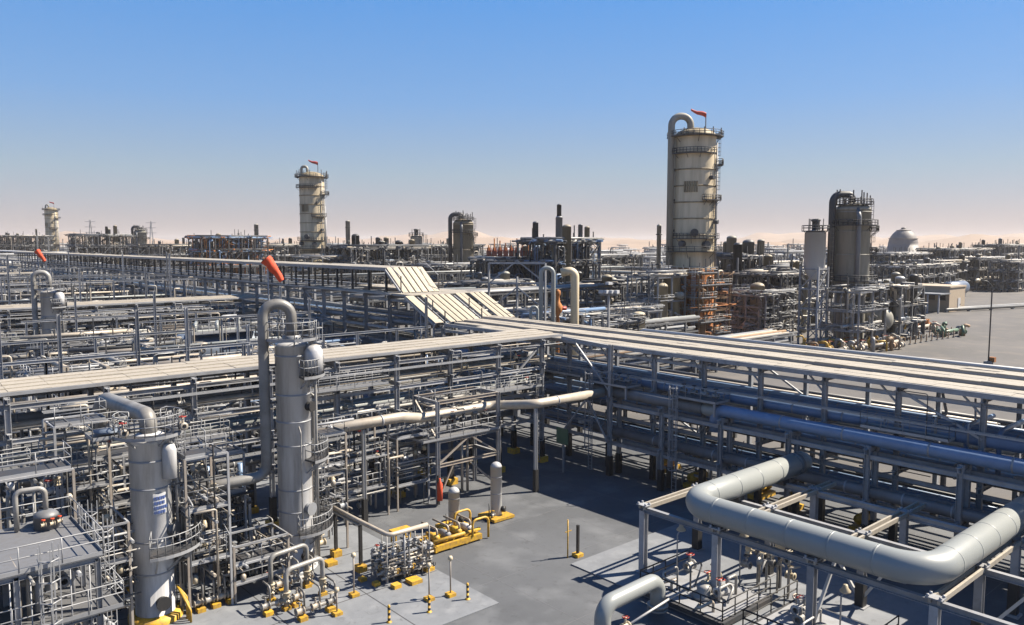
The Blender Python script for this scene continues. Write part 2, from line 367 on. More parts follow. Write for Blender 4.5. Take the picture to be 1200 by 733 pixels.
def tray_strip(par, ax, s0, s1, t0, t1, z, z1=None, m='tray', L=2.44, seed=1):
    # a ladder tray with separate cover panels; may slope from z to z1
    rr = random.Random(seed); z1 = z if z1 is None else z1; n = max(1, round((s1-s0)/L)); W = t1-t0
    C = (lambda s, t, zz: (s, t, zz)) if ax == 'u' else (lambda s, t, zz: (t, s, zz))
    e = MB()
    for t in (t0+.03, t1-.03): e.bar(C(s0, t, z-.13), C(s1, t, z1-.13), .05, .2)
    e.build('cable_tray', 'galv', par)
    for i in range(n):
        a, b = s0+(s1-s0)*i/n, s0+(s1-s0)*(i+1)/n
        za, zb = z+(z1-z)*i/n, z+(z1-z)*(i+1)/n; dz = rr.uniform(0, .035); w = W+rr.uniform(0, .03)
        p0 = Vector(C(a+.01, (t0+t1)/2, za+dz)); p1 = Vector(C(b-.01, (t0+t1)/2+rr.uniform(-.015, .015), zb+dz+rr.uniform(-.015, .02)))
        h = w/2
        MB().ext([(-h, -.07), (-h+.025, -.07), (-h+.025, 0), (h-.025, 0), (h-.025, -.07), (h, -.07), (h, .02), (0, .05), (-h, .02)], p0, p1).build('cover_panel', m, par)
LP = [8.1+5.7*k for k in range(-1, 9)]
def left_rack(label):
    T = rack('pipe_rack', label, 'pipe rack', 'u', LP, (57.2, 61.5), 12.45,
        [(4.9, fill_pipes(57.6, 61.1, 6, 1, ('pipe_dark', 'clad_dull', 'pipe', 'pipe_blue', 'pipe_brown'))), (7.55, [(57.75, .14, 'pipe'), (58.5, .22, 'clad_dull'), (59.3, .34, 'pipe_white', 2, 57), (60.4, .36, 'pipe_white', 20, 62)]),
         (10.0, [(57.7, .1, 'pipe'), (58.4, .2, 'pipe_warm'), (59.3, .12, 'pipe'), (60.4, .3, 'clad_dull')]), (12.2, [])],
        foot=.55, braces=((8, 0, 7.5, 12.1), (0, 1, 4.9, 7.4), (3, 1, 7.5, 9.8), (5, 1, 4.9, 7.4), (7, 1, 7.5, 9.8)))
    for i in range(4): tray_strip(T, 'u', 1, 56.4, 57.35+i*1.1, 57.35+i*1.1+1.08, 12.72+.06*i, seed=i+1)
    for t in (57.25, 61.8): MB().bar((1, t, 12.62), (56.6, t, 12.62), .14, .22).build('edge_beam', 'steel', T)
    return T
def rack_clutter(T, ax, s0, s1, tf, tb, zs, n, seed):
    C = (lambda s, t, z: (s, t, z)) if ax == 'u' else (lambda s, t, z: (t, s, z)); rr = random.Random(seed)
    for i in range(n):
        s = rr.uniform(s0, s1); t = rr.choice((tf-.25, tf-.1, tf+.6, (tf+tb)/2, tb)); k = rr.randrange(len(zs)-1); za, zb = zs[k]+.2, zs[k+1]+rr.uniform(-.9, .2)
        r = rr.choice((.035, .05, .07, .1)); u = rr.random(); m = rr.choice(('galv', 'pipe', 'pipe_dark', 'pipe_warm', 'steel'))
        if u < .45: pts = [C(s, t, za), C(s, t, zb), C(s+rr.uniform(-3, 3), t, zb)]
        elif u < .75: pts = [C(s, t, za), C(s, t, (za+zb)/2), C(s, t+rr.uniform(.6, 2.4), (za+zb)/2), C(s, t+1, zb)]
        else: pts = [C(s, t, zb), C(s+rr.uniform(2, 9), t, zb)]
        MB().tube(pts, r, 6, .15, n=3).build('small_pipe', m, T)
    for i in range(n//3):
        s = rr.uniform(s0, s1); z = rr.choice(zs[:-1])+rr.uniform(.3, 1.0); t = rr.choice((tf-.15, tf+.5, tf+1.2))
        if i % 3: valve(T, *C(s, t, z), rr.choice((.11, .15, .2)), 'x' if ax == 'u' else 'y', rr.choice(('pipe', 'pipe_dark', 'lamp')), rr.choice(('steel_dark', 'steel_dark', 'red', 'galv')))
        else: MB().box(C(s, t-.1, z+.2), (rr.uniform(.3, .7), rr.uniform(.3, .6), rr.uniform(.4, .8))).build('instrument_box', rr.choice(('steel', 'lamp', 'pipe_dark', 'plate')), T)
    for i, z in enumerate(zs[:-1]):             # ladder tray along the face
        if i % 2: continue
        g = MB(); a, b = s0+rr.uniform(0, 8), s1-rr.uniform(0, 8)
        for dt in (0, .45): g.bar(C(a, tf-.2-dt, z+1.3), C(b, tf-.2-dt, z+1.3), .03, .12)
        s = a
        while s < b: g.bar(C(s, tf-.2, z+1.3), C(s, tf-.65, z+1.3), .04); s += .6
        g.build('ladder_tray', 'galv', T)
def side_walk(T, ax, s0, s1, t0, t1, z):
    if ax == 'u': d = rect_platform(T, s0, s1, t0, t1, z)
    else: d = rect_platform(T, t0, t1, s0, s1, z)
    return d
RACK1 = left_rack('long pipe rack under a pale covered cable tray roof crossing behind the two nearest columns')
rack_clutter(RACK1, 'u', 4, 54, 57.2, 61.5, (4.9, 7.55, 10.0, 12.2), 90, 51)
for s0, s1, z in ((16, 21.5, 8.1), (27, 35, 10.4), (46, 52.5, 8.1), (3, 9, 8.1)): side_walk(RACK1, 'u', s0, s1, 55.9, 57.0, z)
ladder(RACK1, 26.3, 56.8, .3, 10.4, -pi/2); ladder(RACK1, 52.8, 56.8, .3, 8.1, -pi/2)
# the pipe that jogs in front of the rack and runs to the corner
j = thing('pipe', 'pale insulated pipe crossing before the near rack, through the valve platform to the corner post', 'pipe', (28, 53.3, 0))
MB().tube([(24.6, 53.3, 8.0), (34.5, 53.3, 8.0), (37, 54.3, 7.4), (44.9, 54.3, 7.4), (46.4, 50.4, 7.9), (55, 50.2, 7.9)], .42, 14, 1.0).build('pipe', 'pipe_warm', j)
for s in (28, 32.5): MB().tube([(s, 53.3, 8.0), (s+.15, 53.3, 8.0)], .455, 14).build('pipe_band', 'galv', j)
for s in (49, 52): MB().tube([(s, 50.35, 7.9), (s+.15, 50.35, 7.9)], .455, 14).build('pipe_band', 'galv', j)
for s, t in ((31, 53.3), (46.6, 50.4)):
    MB().ib((s, t, 0), (s, t, 7.5), .26, .26, (1, 0, 0)).build('support_post', 'silo', j); MB().box((s, t, 1), (.38, .38, 2)).build('fireproofing', 'black', j)
# ---- the right rack: roof over blue pipes
RY = [12.9+5.5*k for k in range(-2, 13)]
T = rack('pipe_rack', 'wide pipe rack with cable tray roof running from the right edge to the sloping covers', 'pipe rack', 'v', RY, (57.3, 64.6), 11.9,
    [(3.0, fill_pipes(57.7, 64.2, 8, 4, ('pipe_blue', 'pipe_blue', 'pipe_dark'))), (5.6, fill_pipes(57.8, 64.3, 8, 5, ('pipe_blue', 'pipe_blue', 'pipe_dark'), .2, .46)),
     (8.2, [(58.0, .45, 'pipe_blue'), (59.1, .26, 'pipe_blue'), (60.0, .38, 'pipe_blue', 5, 60), (61.2, .2, 'pipe'), (62.2, .3, 'pipe_blue'), (63.3, .16, 'clad_dull'), (63.9, .2, 'pipe_blue')]), (11.7, [])],
    foot=0, braces=((3, 0, 9, 11.6), (6, 1, 8.5, 11.6), (9, 0, 8.6, 11.6), (2, 1, 6, 8), (8, 1, 3, 5.5)))
RACK_R = T
xs = [57.0, 58.3, 59.85, 61.15, 62.75, 63.85]
for i, x_ in enumerate(xs): tray_strip(T, 'v', 0, 78 if i else 72, x_, x_+(1.22 if i < 4 else .85), 12.2+.24*(i//2), seed=20+i)
for t in (56.9, 61.5, 64.75): MB().bar((t, 0, 12.02), (t, 78, 12.02), .14, .36).build('edge_beam', 'steel', T)
hp = MB().tube([(65.6, 0, 12.75), (65.6, 54, 12.75), (65.6, 55, 12.2)], .17, 10).build('pipe', 'silo', T)
for y_ in range(2, 54, 6): MB().bar((65.6, y_, 11.8), (65.6, y_, 12.6), .12).build('pipe_support', 'steel_dark', T)
for y_ in RY[2:11]:                          # knee plates and lamp brackets along the rack
    MB().bar((57.3, y_+.1, 10.6), (57.3, y_+1.3, 11.8), .12).build('brace', 'steel', T)
# blue stub pipes crossing the rack
for y_ in (19.6, 17.6): MB().tube([(58, y_, 6), (58, y_, 9.6), (63, y_, 9.6)], .17, 10, .5).build('pipe', 'pipe_blue', T)
rack_clutter(RACK_R, 'v', 8, 74, 57.3, 64.6, (3.0, 5.6, 8.2, 11.7), 50, 52)
for s0, s1, z in ((20, 26, 8.8), (54, 62, 8.8), (65, 72, 6.1)): side_walk(RACK_R, 'v', s0, s1, 56.0, 57.1, z)
# ---- the low outrigger row in front of it with the big blue line
F = rack('pipe_support_row', 'row of short posts carrying the big blue line in front of the right rack', 'pipe rack', 'v', [49.4-6.1*k for k in range(0, 8)], (55.2, 56.5), 7.6,
    [(3.6, [(55.7, .45, 'clad_dull', 0, 52)]), (7.3, [])], fire=1.9)
MB().ib((55.2, 49.4, 7.6), (55.2, 49.4, 12.5), .34, .34, (1, 0, 0)).build('post', 'steel', F)
MB().ib((55.2, 49.5, 12.3), (55.2, 56.0, 12.6), .2, .3).build('beam', 'steel', F)
for a, b in (((55.2, 49.4, 8), (55.2, 54, 12.2)), ((55.2, 49.4, 2.8), (55.2, 52.4, 7)), ((55.2, 52.4, 7), (55.2, 56, 2.8))): MB().bar(a, b, .15).build('brace', 'steel', F)
bl = thing('pipe', 'big blue pipe along the front of the right rack with a pale elbow', 'pipe', (56, 37.4, 0))
MB().tube([(55.9, -4, 8.05), (55.9, 36.6, 8.05), (55.9, 38.2, 8.05), (55.9, 38.2, 6.2)], .5, 18, .9).build('pipe', 'pipe_blue', bl)
MB().tube([(55.9, 52, 7.95), (55.9, 39.4, 7.95)], .52, 18).build('pipe', 'clad_dull', bl)
MB().lathe([(.52, -.9), (.56, -.6), (.56, .2), (.45, .55), (.2, .7), (.01, .74)], (55.9, 38.9, 7.95), 16, 'y').build('elbow_cover', 'pipe_white', bl)
for y_ in (4, 10, 16, 21, 27, 32): MB().tube([(55.9, y_, 8.05), (55.9, y_+.12, 8.05)], .535, 18).build('pipe_band', 'galv', bl)
# maintenance platforms above it
for (lab, y0, y1) in (('small railed maintenance platform on the right rack beside the elbow of the blue pipe', 37.6, 42.2), ('small railed platform at the corner post where the two racks meet', 47.2, 52.2)):
    p = thing('maintenance_platform', lab, 'platform', (56.2, y0, 0))
    rect_platform(p, 55.0, 57.0, y0, y1, 8.75)
    for q in (y0+.2, y1-.2): MB().bar((55.1, q, 7.6), (55.1, q, 8.65), .15).build('leg', 'galv', p)
    ladder(p, 54.85, y1-.6, .2, 8.8, pi)
    for q in range(4):
        v_ = valve(p, 56, y0+.7+q*1.1, 9.2, .16, 'y', 'pipe', 'steel_dark')
bx_ = thing('sign_board', 'small green board fixed low under the corner of the racks', 'sign', (52.6, 53, 0))
MB().bar((52.6, 53, 0), (52.6, 53, 3.2), .16).build('post', 'steel', bx_); MB().box((52.45, 53, 3.6), (.12, 1.5, 1.5)).build('board', 'green', bx_)
# ---- sloping tray covers up to the high rack
fl = thing('tray_ramp', 'broad cream sloping cable tray covers climbing from the roof junction', 'cable tray', (57, 78, 0))
strips = [(55.6, 1.2)]+[(57.9+.98*k, .74) for k in range(5)]+[(63.5, .66), (64.35, .66)]+[(65.9+.9*k, .68) for k in range(3)]
for i, (a, w_) in enumerate(strips): tray_strip(fl, 'v', 78.05, 84.6, a, a+w_, 12.3, 15.25, 'tray_cream', 7, 40+i)
for x_ in (55.5, 57.4, 63.2, 64.9, 68.5):
    MB().bar((x_, 78.1, 12.0), (x_, 84.6, 15.0), .12, .25).build('stringer', 'steel', fl)
    MB().bar((x_, 81, 8), (x_, 81, 13.4), .2).build('post', 'steel', fl)
for x_ in (57.4, 63.2, 68.6):
    for y_, z_ in ((78.6, 12.4), (81.2, 13.6)): MB().bar((x_, y_, z_-.2), (x_, y_, z_+1.3), .12).build('rail_post', 'steel_dark', fl)
f2 = thing('tray_ramp', 'narrow upper flight of cream tray covers rising to the high walkway rack', 'cable tray', (58.5, 89, 0))
for i, a in enumerate((58.2, 59.25, 60.3, 61.35, 62.4, 63.3)): tray_strip(f2, 'v', 89, 93.2, a, a+.8, 15.35, 18.6, 'tray_cream', 6, 60+i)
for x_ in (58.0, 64.2):
    MB().bar((x_, 89, 15.1), (x_, 93.2, 18.3), .12, .25).build('stringer', 'steel', f2)
    MB().bar((x_, 89.3, 15.2), (x_, 89.3, 17.6), .12).build('rail_post', 'steel_dark', f2); MB().bar((x_, 89.3, 17.5), (x_, 92.4, 19.2), .07).build('handrail', 'galv', f2)
# ---- the high rack running to the far left
HY = [84.8+6.2*k for k in range(0, 44)]
T = rack('high_pipe_rack', 'tall pipe rack with high tray walkway stretching away to the far left', 'pipe rack', 'v', HY, (57.3, 68.4), 15.0,
    [(4.2, fill_pipes(57.8, 68, 10, 8)), (7.6, fill_pipes(57.8, 68, 10, 9, rmin=.12, rmax=.45)), (11.0, fill_pipes(57.8, 68, 10, 10, ('pipe_blue', 'pipe', 'clad_dull'), .15, .5)), (14.8, [])], pw=.4, fire=0,
    braces=[(i, 0, 4.2, 7.4) for i in range(2, 42, 5)]+[(i, 0, 11, 14.6) for i in range(4, 42, 6)])
for i, x_ in enumerate((57.0, 58.5, 60.0, 61.5, 63.0, 64.5, 66.0, 67.4)): tray_strip(T, 'v', 84.6, 90 if x_ > 58 and x_ < 64 else 112, x_, x_+1.35, 15.25, seed=70+i)
for x_ in (57.0, 68.6): MB().bar((x_, 90, 15.15), (x_, 358, 15.15), .5, .2).build('edge_beam', 'galv', T)
up = MB().ib((58.4, 93.6, 15), (58.4, 93.6, 18.2), .26, .26, (1, 0, 0)).build('post', 'steel_dark', T)
for k in range(0, 60):
    for dx in (0, 5.8):
        if k+dx: share(up, 'post', T, (dx, k*4.6, 0))
for i, a in enumerate((58.2, 59.65, 61.1, 62.55)): tray_strip(T, 'v', 93.2, 372, a, a+1.38, 18.6, L=6.2, seed=80+i)
for x_ in (58.1, 64.1): MB().bar((x_, 93.2, 18.4), (x_, 372, 18.4), .16, .42).build('edge_beam', 'galv', T)
hr = MB(); rail_line(hr, [(57.15, 112, 15.2), (57.15, 360, 15.2)], step=3.1, r=.045); hr.build('handrail', 'galv', T)
far = thing('pipe_rack', 'farthest stretch of high rack fading out towards the dunes on the left', 'pipe rack', (58, 372, 0))
m_ = MB(); pm = MB()
for k in range(0, 44):
    for x_ in (57.3, 68.4): m_.bar((x_, 372+k*9, 0), (x_, 372+k*9, 15), .45)
    m_.bar((57, 372+k*9, 14.8), (69, 372+k*9, 14.8), .4); m_.bar((57, 372+k*9, 8), (69, 372+k*9, 8), .4)
for x_ in (57.2, 68.4): m_.bar((x_, 372, 15.1), (x_, 765, 15.1), .4)
m_.bar((61, 372, 18.5), (61, 765, 18.5), 6, .4)
for x_, z_, r in ((58.5, 8.6, .5), (60, 8.6, .35), (62, 8.6, .5), (64, 8.6, .4), (66, 8.6, .5), (59, 12, .5), (63, 12, .4), (67, 12, .5)): pm.tube([(x_, 372, z_), (x_, 765, z_)], r, 6)
m_.build('steelwork', 'steel', far, kind='stuff'); pm.build('pipework', 'pipe', far, kind='stuff')
# ================================================================ COLUMNS
def column(name, label, x, y, r, z0, zt, shell='clad', bands=(), plats=(), ladders=(), manholes=(), seg=36, hd=.55, skirt='clad', group=None, rr=.03):
    T = thing(name, label, 'column', (x, y, 0), group)
    MB().lathe([(r+.25, 0), (r+.25, .12), (r, .13), (r, z0)], (x, y, 0), seg).build('skirt', skirt, T)
    MB().lathe([(r, z0), (r, zt)]+dome(r, hd*r, zt), (x, y, 0), seg).build('shell', shell, T)
    for z in bands: MB().lathe([(r, z-.05), (r+.03, z-.045), (r+.03, z+.045), (r, z+.05)], (x, y, 0), seg).build('band', 'galv', T)
    for z, w_, a0, a1 in plats: ring_platform(T, x, y, r+.02, w_, z, R(a0), R(a1), dmat='steel_dark', rr=rr)
    for z_0, z_1, a in ladders:
        a = R(a); ladder(T, x+(r+.2)*math.cos(a), y+(r+.2)*math.sin(a), z_0, z_1, a)
    for z, a, s_ in manholes:
        a = R(a); c, q = math.cos(a), math.sin(a)
        m = MB().tube([(x+(r-.1)*c, y+(r-.1)*q, z), (x+(r+.3)*c, y+(r+.3)*q, z)], s_, 16)
        m.tube([(x+(r+.3)*c, y+(r+.3)*q, z), (x+(r+.38)*c, y+(r+.38)*q, z)], s_*1.25, 16); m.build('manhole', 'black' if s_ < .34 else 'clad_dull', T)
    return T
def column_b(label):
    x, y, r = 23.2, 49.0, 1.12
    T = column('process_column', label, x, y, r, 2.6, 15.2, hd=.35, bands=(2.6, 4.1, 5.6, 8.6, 10.2, 12.0, 14.6),
        plats=((15.75, .55, -200, 90), (13.3, .95, -95, 30), (7.7, 1.1, -80, 35), (2.95, 1.3, -110, 40)),
        ladders=((2.95, 7.7, -10), (7.7, 13.3, 15), (13.3, 15.75, -40)), manholes=((1.1, -85, .32), (4.3, -70, .35), (11.2, -60, .3)))
    MB().tube([(x, y, 15.4), (x, y, 18.0), (x-1.75, y+.5, 18.0), (x-1.75, y+.5, 6.6), (14.4, y+.5, 6.6)], .35, 16, .85, n=8).build('overhead_pipe', 'pipe', T)
    for z in (9, 11.5, 14): MB().bar((x-1.7, y+.5, z), (x-.9, y, z), .14).build('pipe_guide', 'steel_dark', T)
    # insulated riser pod at the top and small lines down the side
    MB().lathe([(.2, 13.5), (.62, 13.55), (.62, 14.9), (.4, 15.25), (.05, 15.3)], (x+.95, y-1.15, 0), 14).build('level_drum', 'clad', T)
    for i, (dx, dy, r_) in enumerate(((1.25, -.75, .1), (1.45, -.35, .07), (1.5, .1, .12), (-.2, -1.42, .05))):
        MB().tube([(x+dx, y+dy, .4), (x+dx, y+dy, 12.6-i), (x+dx*.7, y+dy*.7, 13-i)], r_, 8, .2).build('small_pipe', 'pipe', T)
    MB().lathe([(.62, 0), (.62, .3), (.52, .42)], (x, y, 15.5), 16).build('nozzle', 'clad_dull', T)
    footing(T, x+1.8, y-1.3, 1, .45); footing(T, x-1.5, y-1.2, .8, .5)
    return T
COLB = column_b('tall grey clad column with a looping overhead pipe and orange wind sock')
def windsock(label, x, y, z0, z1):
    T = thing('wind_sock', label, 'wind sock', (x, y, z0))
    MB().tube([(x, y, z0), (x, y, z1)], .05, 6).build('pole', 'galv', T)
    d = Vector((.72, -.5, -1.05)).normalized(); p = Vector((x, y, z1-.1))-d*.2; m = MB(); n = 8; seg = 12
    vs = []; a = d.cross(Vector((0, 0, 1))).normalized(); b = a.cross(d)
    for i in range(n+1):
        rr = .38-.14*i/n+.02*math.sin(i*2.1); c = p+d*(i*.2)+Vector((.02*math.sin(i*1.3), 0, -.004*i*i))
        for j in range(seg):
            q = 2*pi*j/seg; rj = rr*(1+.05*math.sin(3*q+i)+.05*math.sin(7*q-i*1.7)-.004*i*i*abs(math.sin(q))); vs.append(c+(a*math.cos(q)*.85+b*math.sin(q))*rj)
    m.add(vs, [(i*seg+j, i*seg+(j+1) % seg, (i+1)*seg+(j+1) % seg, (i+1)*seg+j) for i in range(n) for j in range(seg)], True); m.build('sock', 'orange', T)
    m = MB()
    for k in range(12):
        q0, q1 = 2*pi*k/12, 2*pi*(k+1)/12
        m.tube([p+(a*math.cos(q0)*.85+b*math.sin(q0))*.39, p+(a*math.cos(q1)*.85+b*math.sin(q1))*.39], .02, 4)
    m.build('hoop', 'steel_dark', T); return T
SOCK = windsock('large orange wind sock above the looped pipe of the tall near column', 22.3, 50.4, 16.3, 20.9)
# column A
xa, ya, ra = 13.6, 47.6, 1.1
COLA = column('process_column', 'shorter grey column with blue and white plate and a curved platform, front left', xa, ya, ra, 3.0, 10.6, bands=(3.0, 4.9, 8.0, 9.6),
    plats=((11.15, .75, -230, 40), (4.55, 1.6, -110, 30)), ladders=((.2, 4.5, 20), (4.5, 11.1, 0)), manholes=((1.35, -88, .33), (5.4, -45, .36)))
aa = math.atan2(-ya, -xa)+.12
def curved_plate(par, name, x, y, r, z0, z1, a0, a1, m, n=8):
    return MB().arc((x, y), r, r+.03, z0, z1, a0, a1, n).build(name, m, par)
pl = curved_plate(COLA, 'sign_plate', xa, ya, ra+.012, 6.55, 7.75, aa-.05, aa+.62, 'plate')
rr_ = random.Random(3)
for row, zz in enumerate((7.5, 7.22, 6.94, 6.68)):
    a = aa; 
    while a < aa+.55:
        w_ = rr_.choice((.05, .08, .11)); curved_plate(pl, 'lettering', xa, ya, ra+.045, zz-.08, zz+.09, a, a+w_, 'sign_blue', 2); a += w_+.035
MB().tube([(xa, ya, 11.1), (xa, ya, 12.1), (xa-.6, ya+7.4, 12.1), (xa-.9, ya+7.8, 10)], .48, 16, 1.5, n=8).build('overhead_pipe', 'pipe', COLA)
MB().lathe([(.2, 8.5), (.4, 8.55), (.4, 10.2), (.3, 10.5), (.05, 10.55)], (xa+.75, ya-1.1, 0), 16).build('level_drum', 'clad', COLA)
MB().lathe([(.02, -.1), (.75, 0), (.8, .1), (.02, .1)], (xa-1.9, ya+.9, 11.3), 18).build('motor_cover', 'blue_clad', COLA)
rect_platform(COLA, xa-2.9, xa-1.1, ya+.1, ya+1.9, 11.1)
for i in range(5): MB().tube([(xa+1.3+.16*i, ya-.5+.25*i, .3), (xa+1.3+.16*i, ya-.5+.25*i, 8.5-i*.5), (xa+.8, ya-.3+.2*i, 9-i*.5)], .07+.02*(i % 2), 8, .3).build('small_pipe', 'pipe', COLA)
MB().lathe([(ra+.4, 0), (ra+.4, .4), (ra+.02, .52)], (xa, ya, 0), 28).build('base_ring', 'yellow', COLA)
for i in range(3): MB().tube([(xa+1.3, ya-1.5-.3*i, .1), (xa+1.3, ya-1.5-.3*i, 1.4-.3*i), (xa+.9, ya-1.1, 2.1)], .07, 8, .3).build('hose', 'yellow', COLA)
for (dx, dy) in ((1.5, -1.3), (-1.6, -.9)): valve(COLA, xa+dx, ya+dy, 11.5, .16, 'y', 'pipe_warm', 'red')

# ================================================================ VALVE PLATFORM BY THE RACK
def valve_platform(label):
    x0, x1, y0, y1 = 38.0, 44.6, 53.2, 56.6
    T = thing('valve_platform', label, 'steel platform', (x0, y0, 0))
    for x_ in (x0, x1):
        for y_ in (y0, y1): MB().ib((x_, y_, 0), (x_, y_, 8.8), .28, .28, (1, 0, 0)).build('post', 'steel', T)
    for z in (3.3, 5.4, 8.7):
        for y_ in (y0, y1): MB().ib((x0, y_, z), (x1, y_, z), .2, .28).build('beam', 'steel_warm', T)
        for x_ in (x0, x1): MB().ib((x_, y0, z), (x_, y1, z), .2, .28).build('beam', 'steel', T)
    for a, b in (((x0, y0, 3.4), (x0+3.2, y0, 5.3)), ((x1-3, y0, 5.3), (x1, y0, 3.4)), ((x0, y0, .3), (x0+1.6, y0, 3.2)), ((x1-3.3, y0, 3.2), (x1, y0, .3)), ((x0, y0, 5.5), (x0, y1, 8.5))):
        MB().bar(a, b, .13).build('brace', 'steel_warm', T)
    rect_platform(T, x0-1.6, x1+.1, y0-.2, y1, 5.62)
    rr = random.Random(5)
    for i in range(9):
        x_ = x0+.6+i*.7; y_ = y0+.5+rr.random()*1.8; h = rr.uniform(6.6, 8.4); r_ = rr.uniform(.05, .13)
        MB().tube([(x_, y_, 5.7), (x_, y_, h), (x_+rr.uniform(-.9, .9), y_, h), (x_+rr.uniform(-.5, .5), y1+1.5, h)], r_, 7, .2).build('small_pipe', rr.choice(('pipe', 'pipe_warm')), T)
    for i in range(5): valve(T, x0+.9+i*1.2, y0+.8, 6.7+.4*(i % 2), .15, 'x', rr.choice(('pipe', 'steel_dark')), rr.choice(('red', 'steel_dark')))
    for x_ in (x0+3.3, x0+3.9): MB().tube([(x_, y0+1, .2), (x_, y0+1, 5.5)], .12, 8).build('riser', 'pipe_warm', T)
    rl = MB(); rail_line(rl, [(x0-1.6, y0+.4, 8.7), (x1, y0+.4, 8.7)], r=.03); rl.build('handrail', 'galv', T)
    return T
VPLAT = valve_platform('two storey steel valve platform standing against the near rack above the white vessels')
def white_vessel(label, x, y, h, r=.46, yellow=True):
    T = thing('vertical_vessel', label, 'vessel', (x, y, 0))
    MB().box((x, y, .17), (2.1, 2.1, .2)).build('base_slab', 'yellow' if yellow else 'concrete', T)
    MB().lathe([(r, .25), (r, h-.35)]+dome(r, .42, h-.35), (x, y, 0), 24).build('shell', 'silo', T)
    for z in (h*.45, h*.75): MB().lathe([(r, z-.03), (r+.015, z), (r, z+.03)], (x, y, 0), 24).build('band', 'galv', T)
    MB().tube([(x+.25, y-.35, .75), (x+.45, y-.62, .75)], .24, 14).build('manhole', 'black', T)
    MB().tube([(x-.9, y-.2, .25), (x-.9, y-.2, 1.4)], .05, 6).build('drain_pipe', 'steel_dark', T)
    valve(T, x-.75, y-.5, .5, .1, 'x', 'pipe', 'yellow')
    return T
white_vessel('taller white vertical vessel on a yellow slab below the valve platform', 39.7, 47.6, 4.5)
white_vessel('smaller white vertical vessel behind the yellow skid', 35.7, 47.9, 3.2, .44)
xf, yf = at(512, 604, 1.2)
fx = thing('fire_extinguisher', 'orange red extinguisher cylinder strapped to the foot of the valve platform', 'extinguisher', (37.8, 52.6, 0))
MB().lathe([(.01, .5), (.24, .52), (.24, 1.9), (.1, 2.15), (.08, 2.4), (.01, 2.42)], (37.85, 52.75, 0), 14).build('cylinder', 'orange', fx); MB().bar((37.85, 53, .1), (37.85, 53, 2.6), .12).build('bracket', 'black', fx)
# yellow skid
def yellow_skid(x, y):
    T = thing('pump_skid', 'bright yellow pump skid with piping in front of the white vessels', 'skid', (x, y, 0))
    for dy in (-1.1, 0, 1.1): MB().bar((x-2, y+dy, .35), (x+2, y+dy, .35), .22, .4).build('skid_beam', 'yellow', T)
    for dx in (-2, -.7, .7, 2): MB().bar((x+dx, y-1.2, .3), (x+dx, y+1.2, .3), .22, .4).build('skid_beam', 'yellow', T)
    for i in range(4):
        px = x-1.5+i; MB().lathe([(.01, -.5), (.22, -.48), (.26, 0), (.22, .5), (.12, .55), (.12, .9), (.01, .9)], (px, y-.1, .85), 12, 'y').build('pump', ('yellow', 'steel', 'yellow', 'clad')[i], T)
        MB().tube([(px, y-.5, .9), (px, y-.5, 1.5), (px, y+1.4, 1.5)], .08, 8, .2).build('pipe', 'pipe_warm', T)
    MB().tube([(x-2.1, y-.9, .8), (x+2.1, y-.9, .8)], .14, 10).build('pipe', 'yellow', T)
    MB().tube([(x+1.2, y-1.2, .5), (x+1.2, y-1.2, 1.7), (x+2.7, y-1.2, 1.7), (x+2.7, y-1.2, .1)], .09, 8, .4).build('guard_hoop', 'yellow', T)
    MB().tube([(x+1.2, y+1, .5), (x+1.2, y+1, 1.7), (x+2.7, y+1, 1.7), (x+2.7, y+1, .1)], .09, 8, .4).build('guard_hoop', 'yellow', T)
    MB().box((x-3.4, y+1.3, 1.4), (1.5, .8, .2)).build('table_top', 'yellow', T)
    for dx in (-4, -2.8):
        for dy in (1, 1.6): MB().bar((x+dx, y+dy, 0), (x+dx, y+dy, 1.35), .09).build('leg', 'yellow', T)
    for i in range(3): valve(T, x-2.4-.5*i, y-.3+.4*i, .7, .13, 'x', 'pipe', 'yellow')
    return T
sx, sy = at(527, 636); yellow_skid(sx, sy)
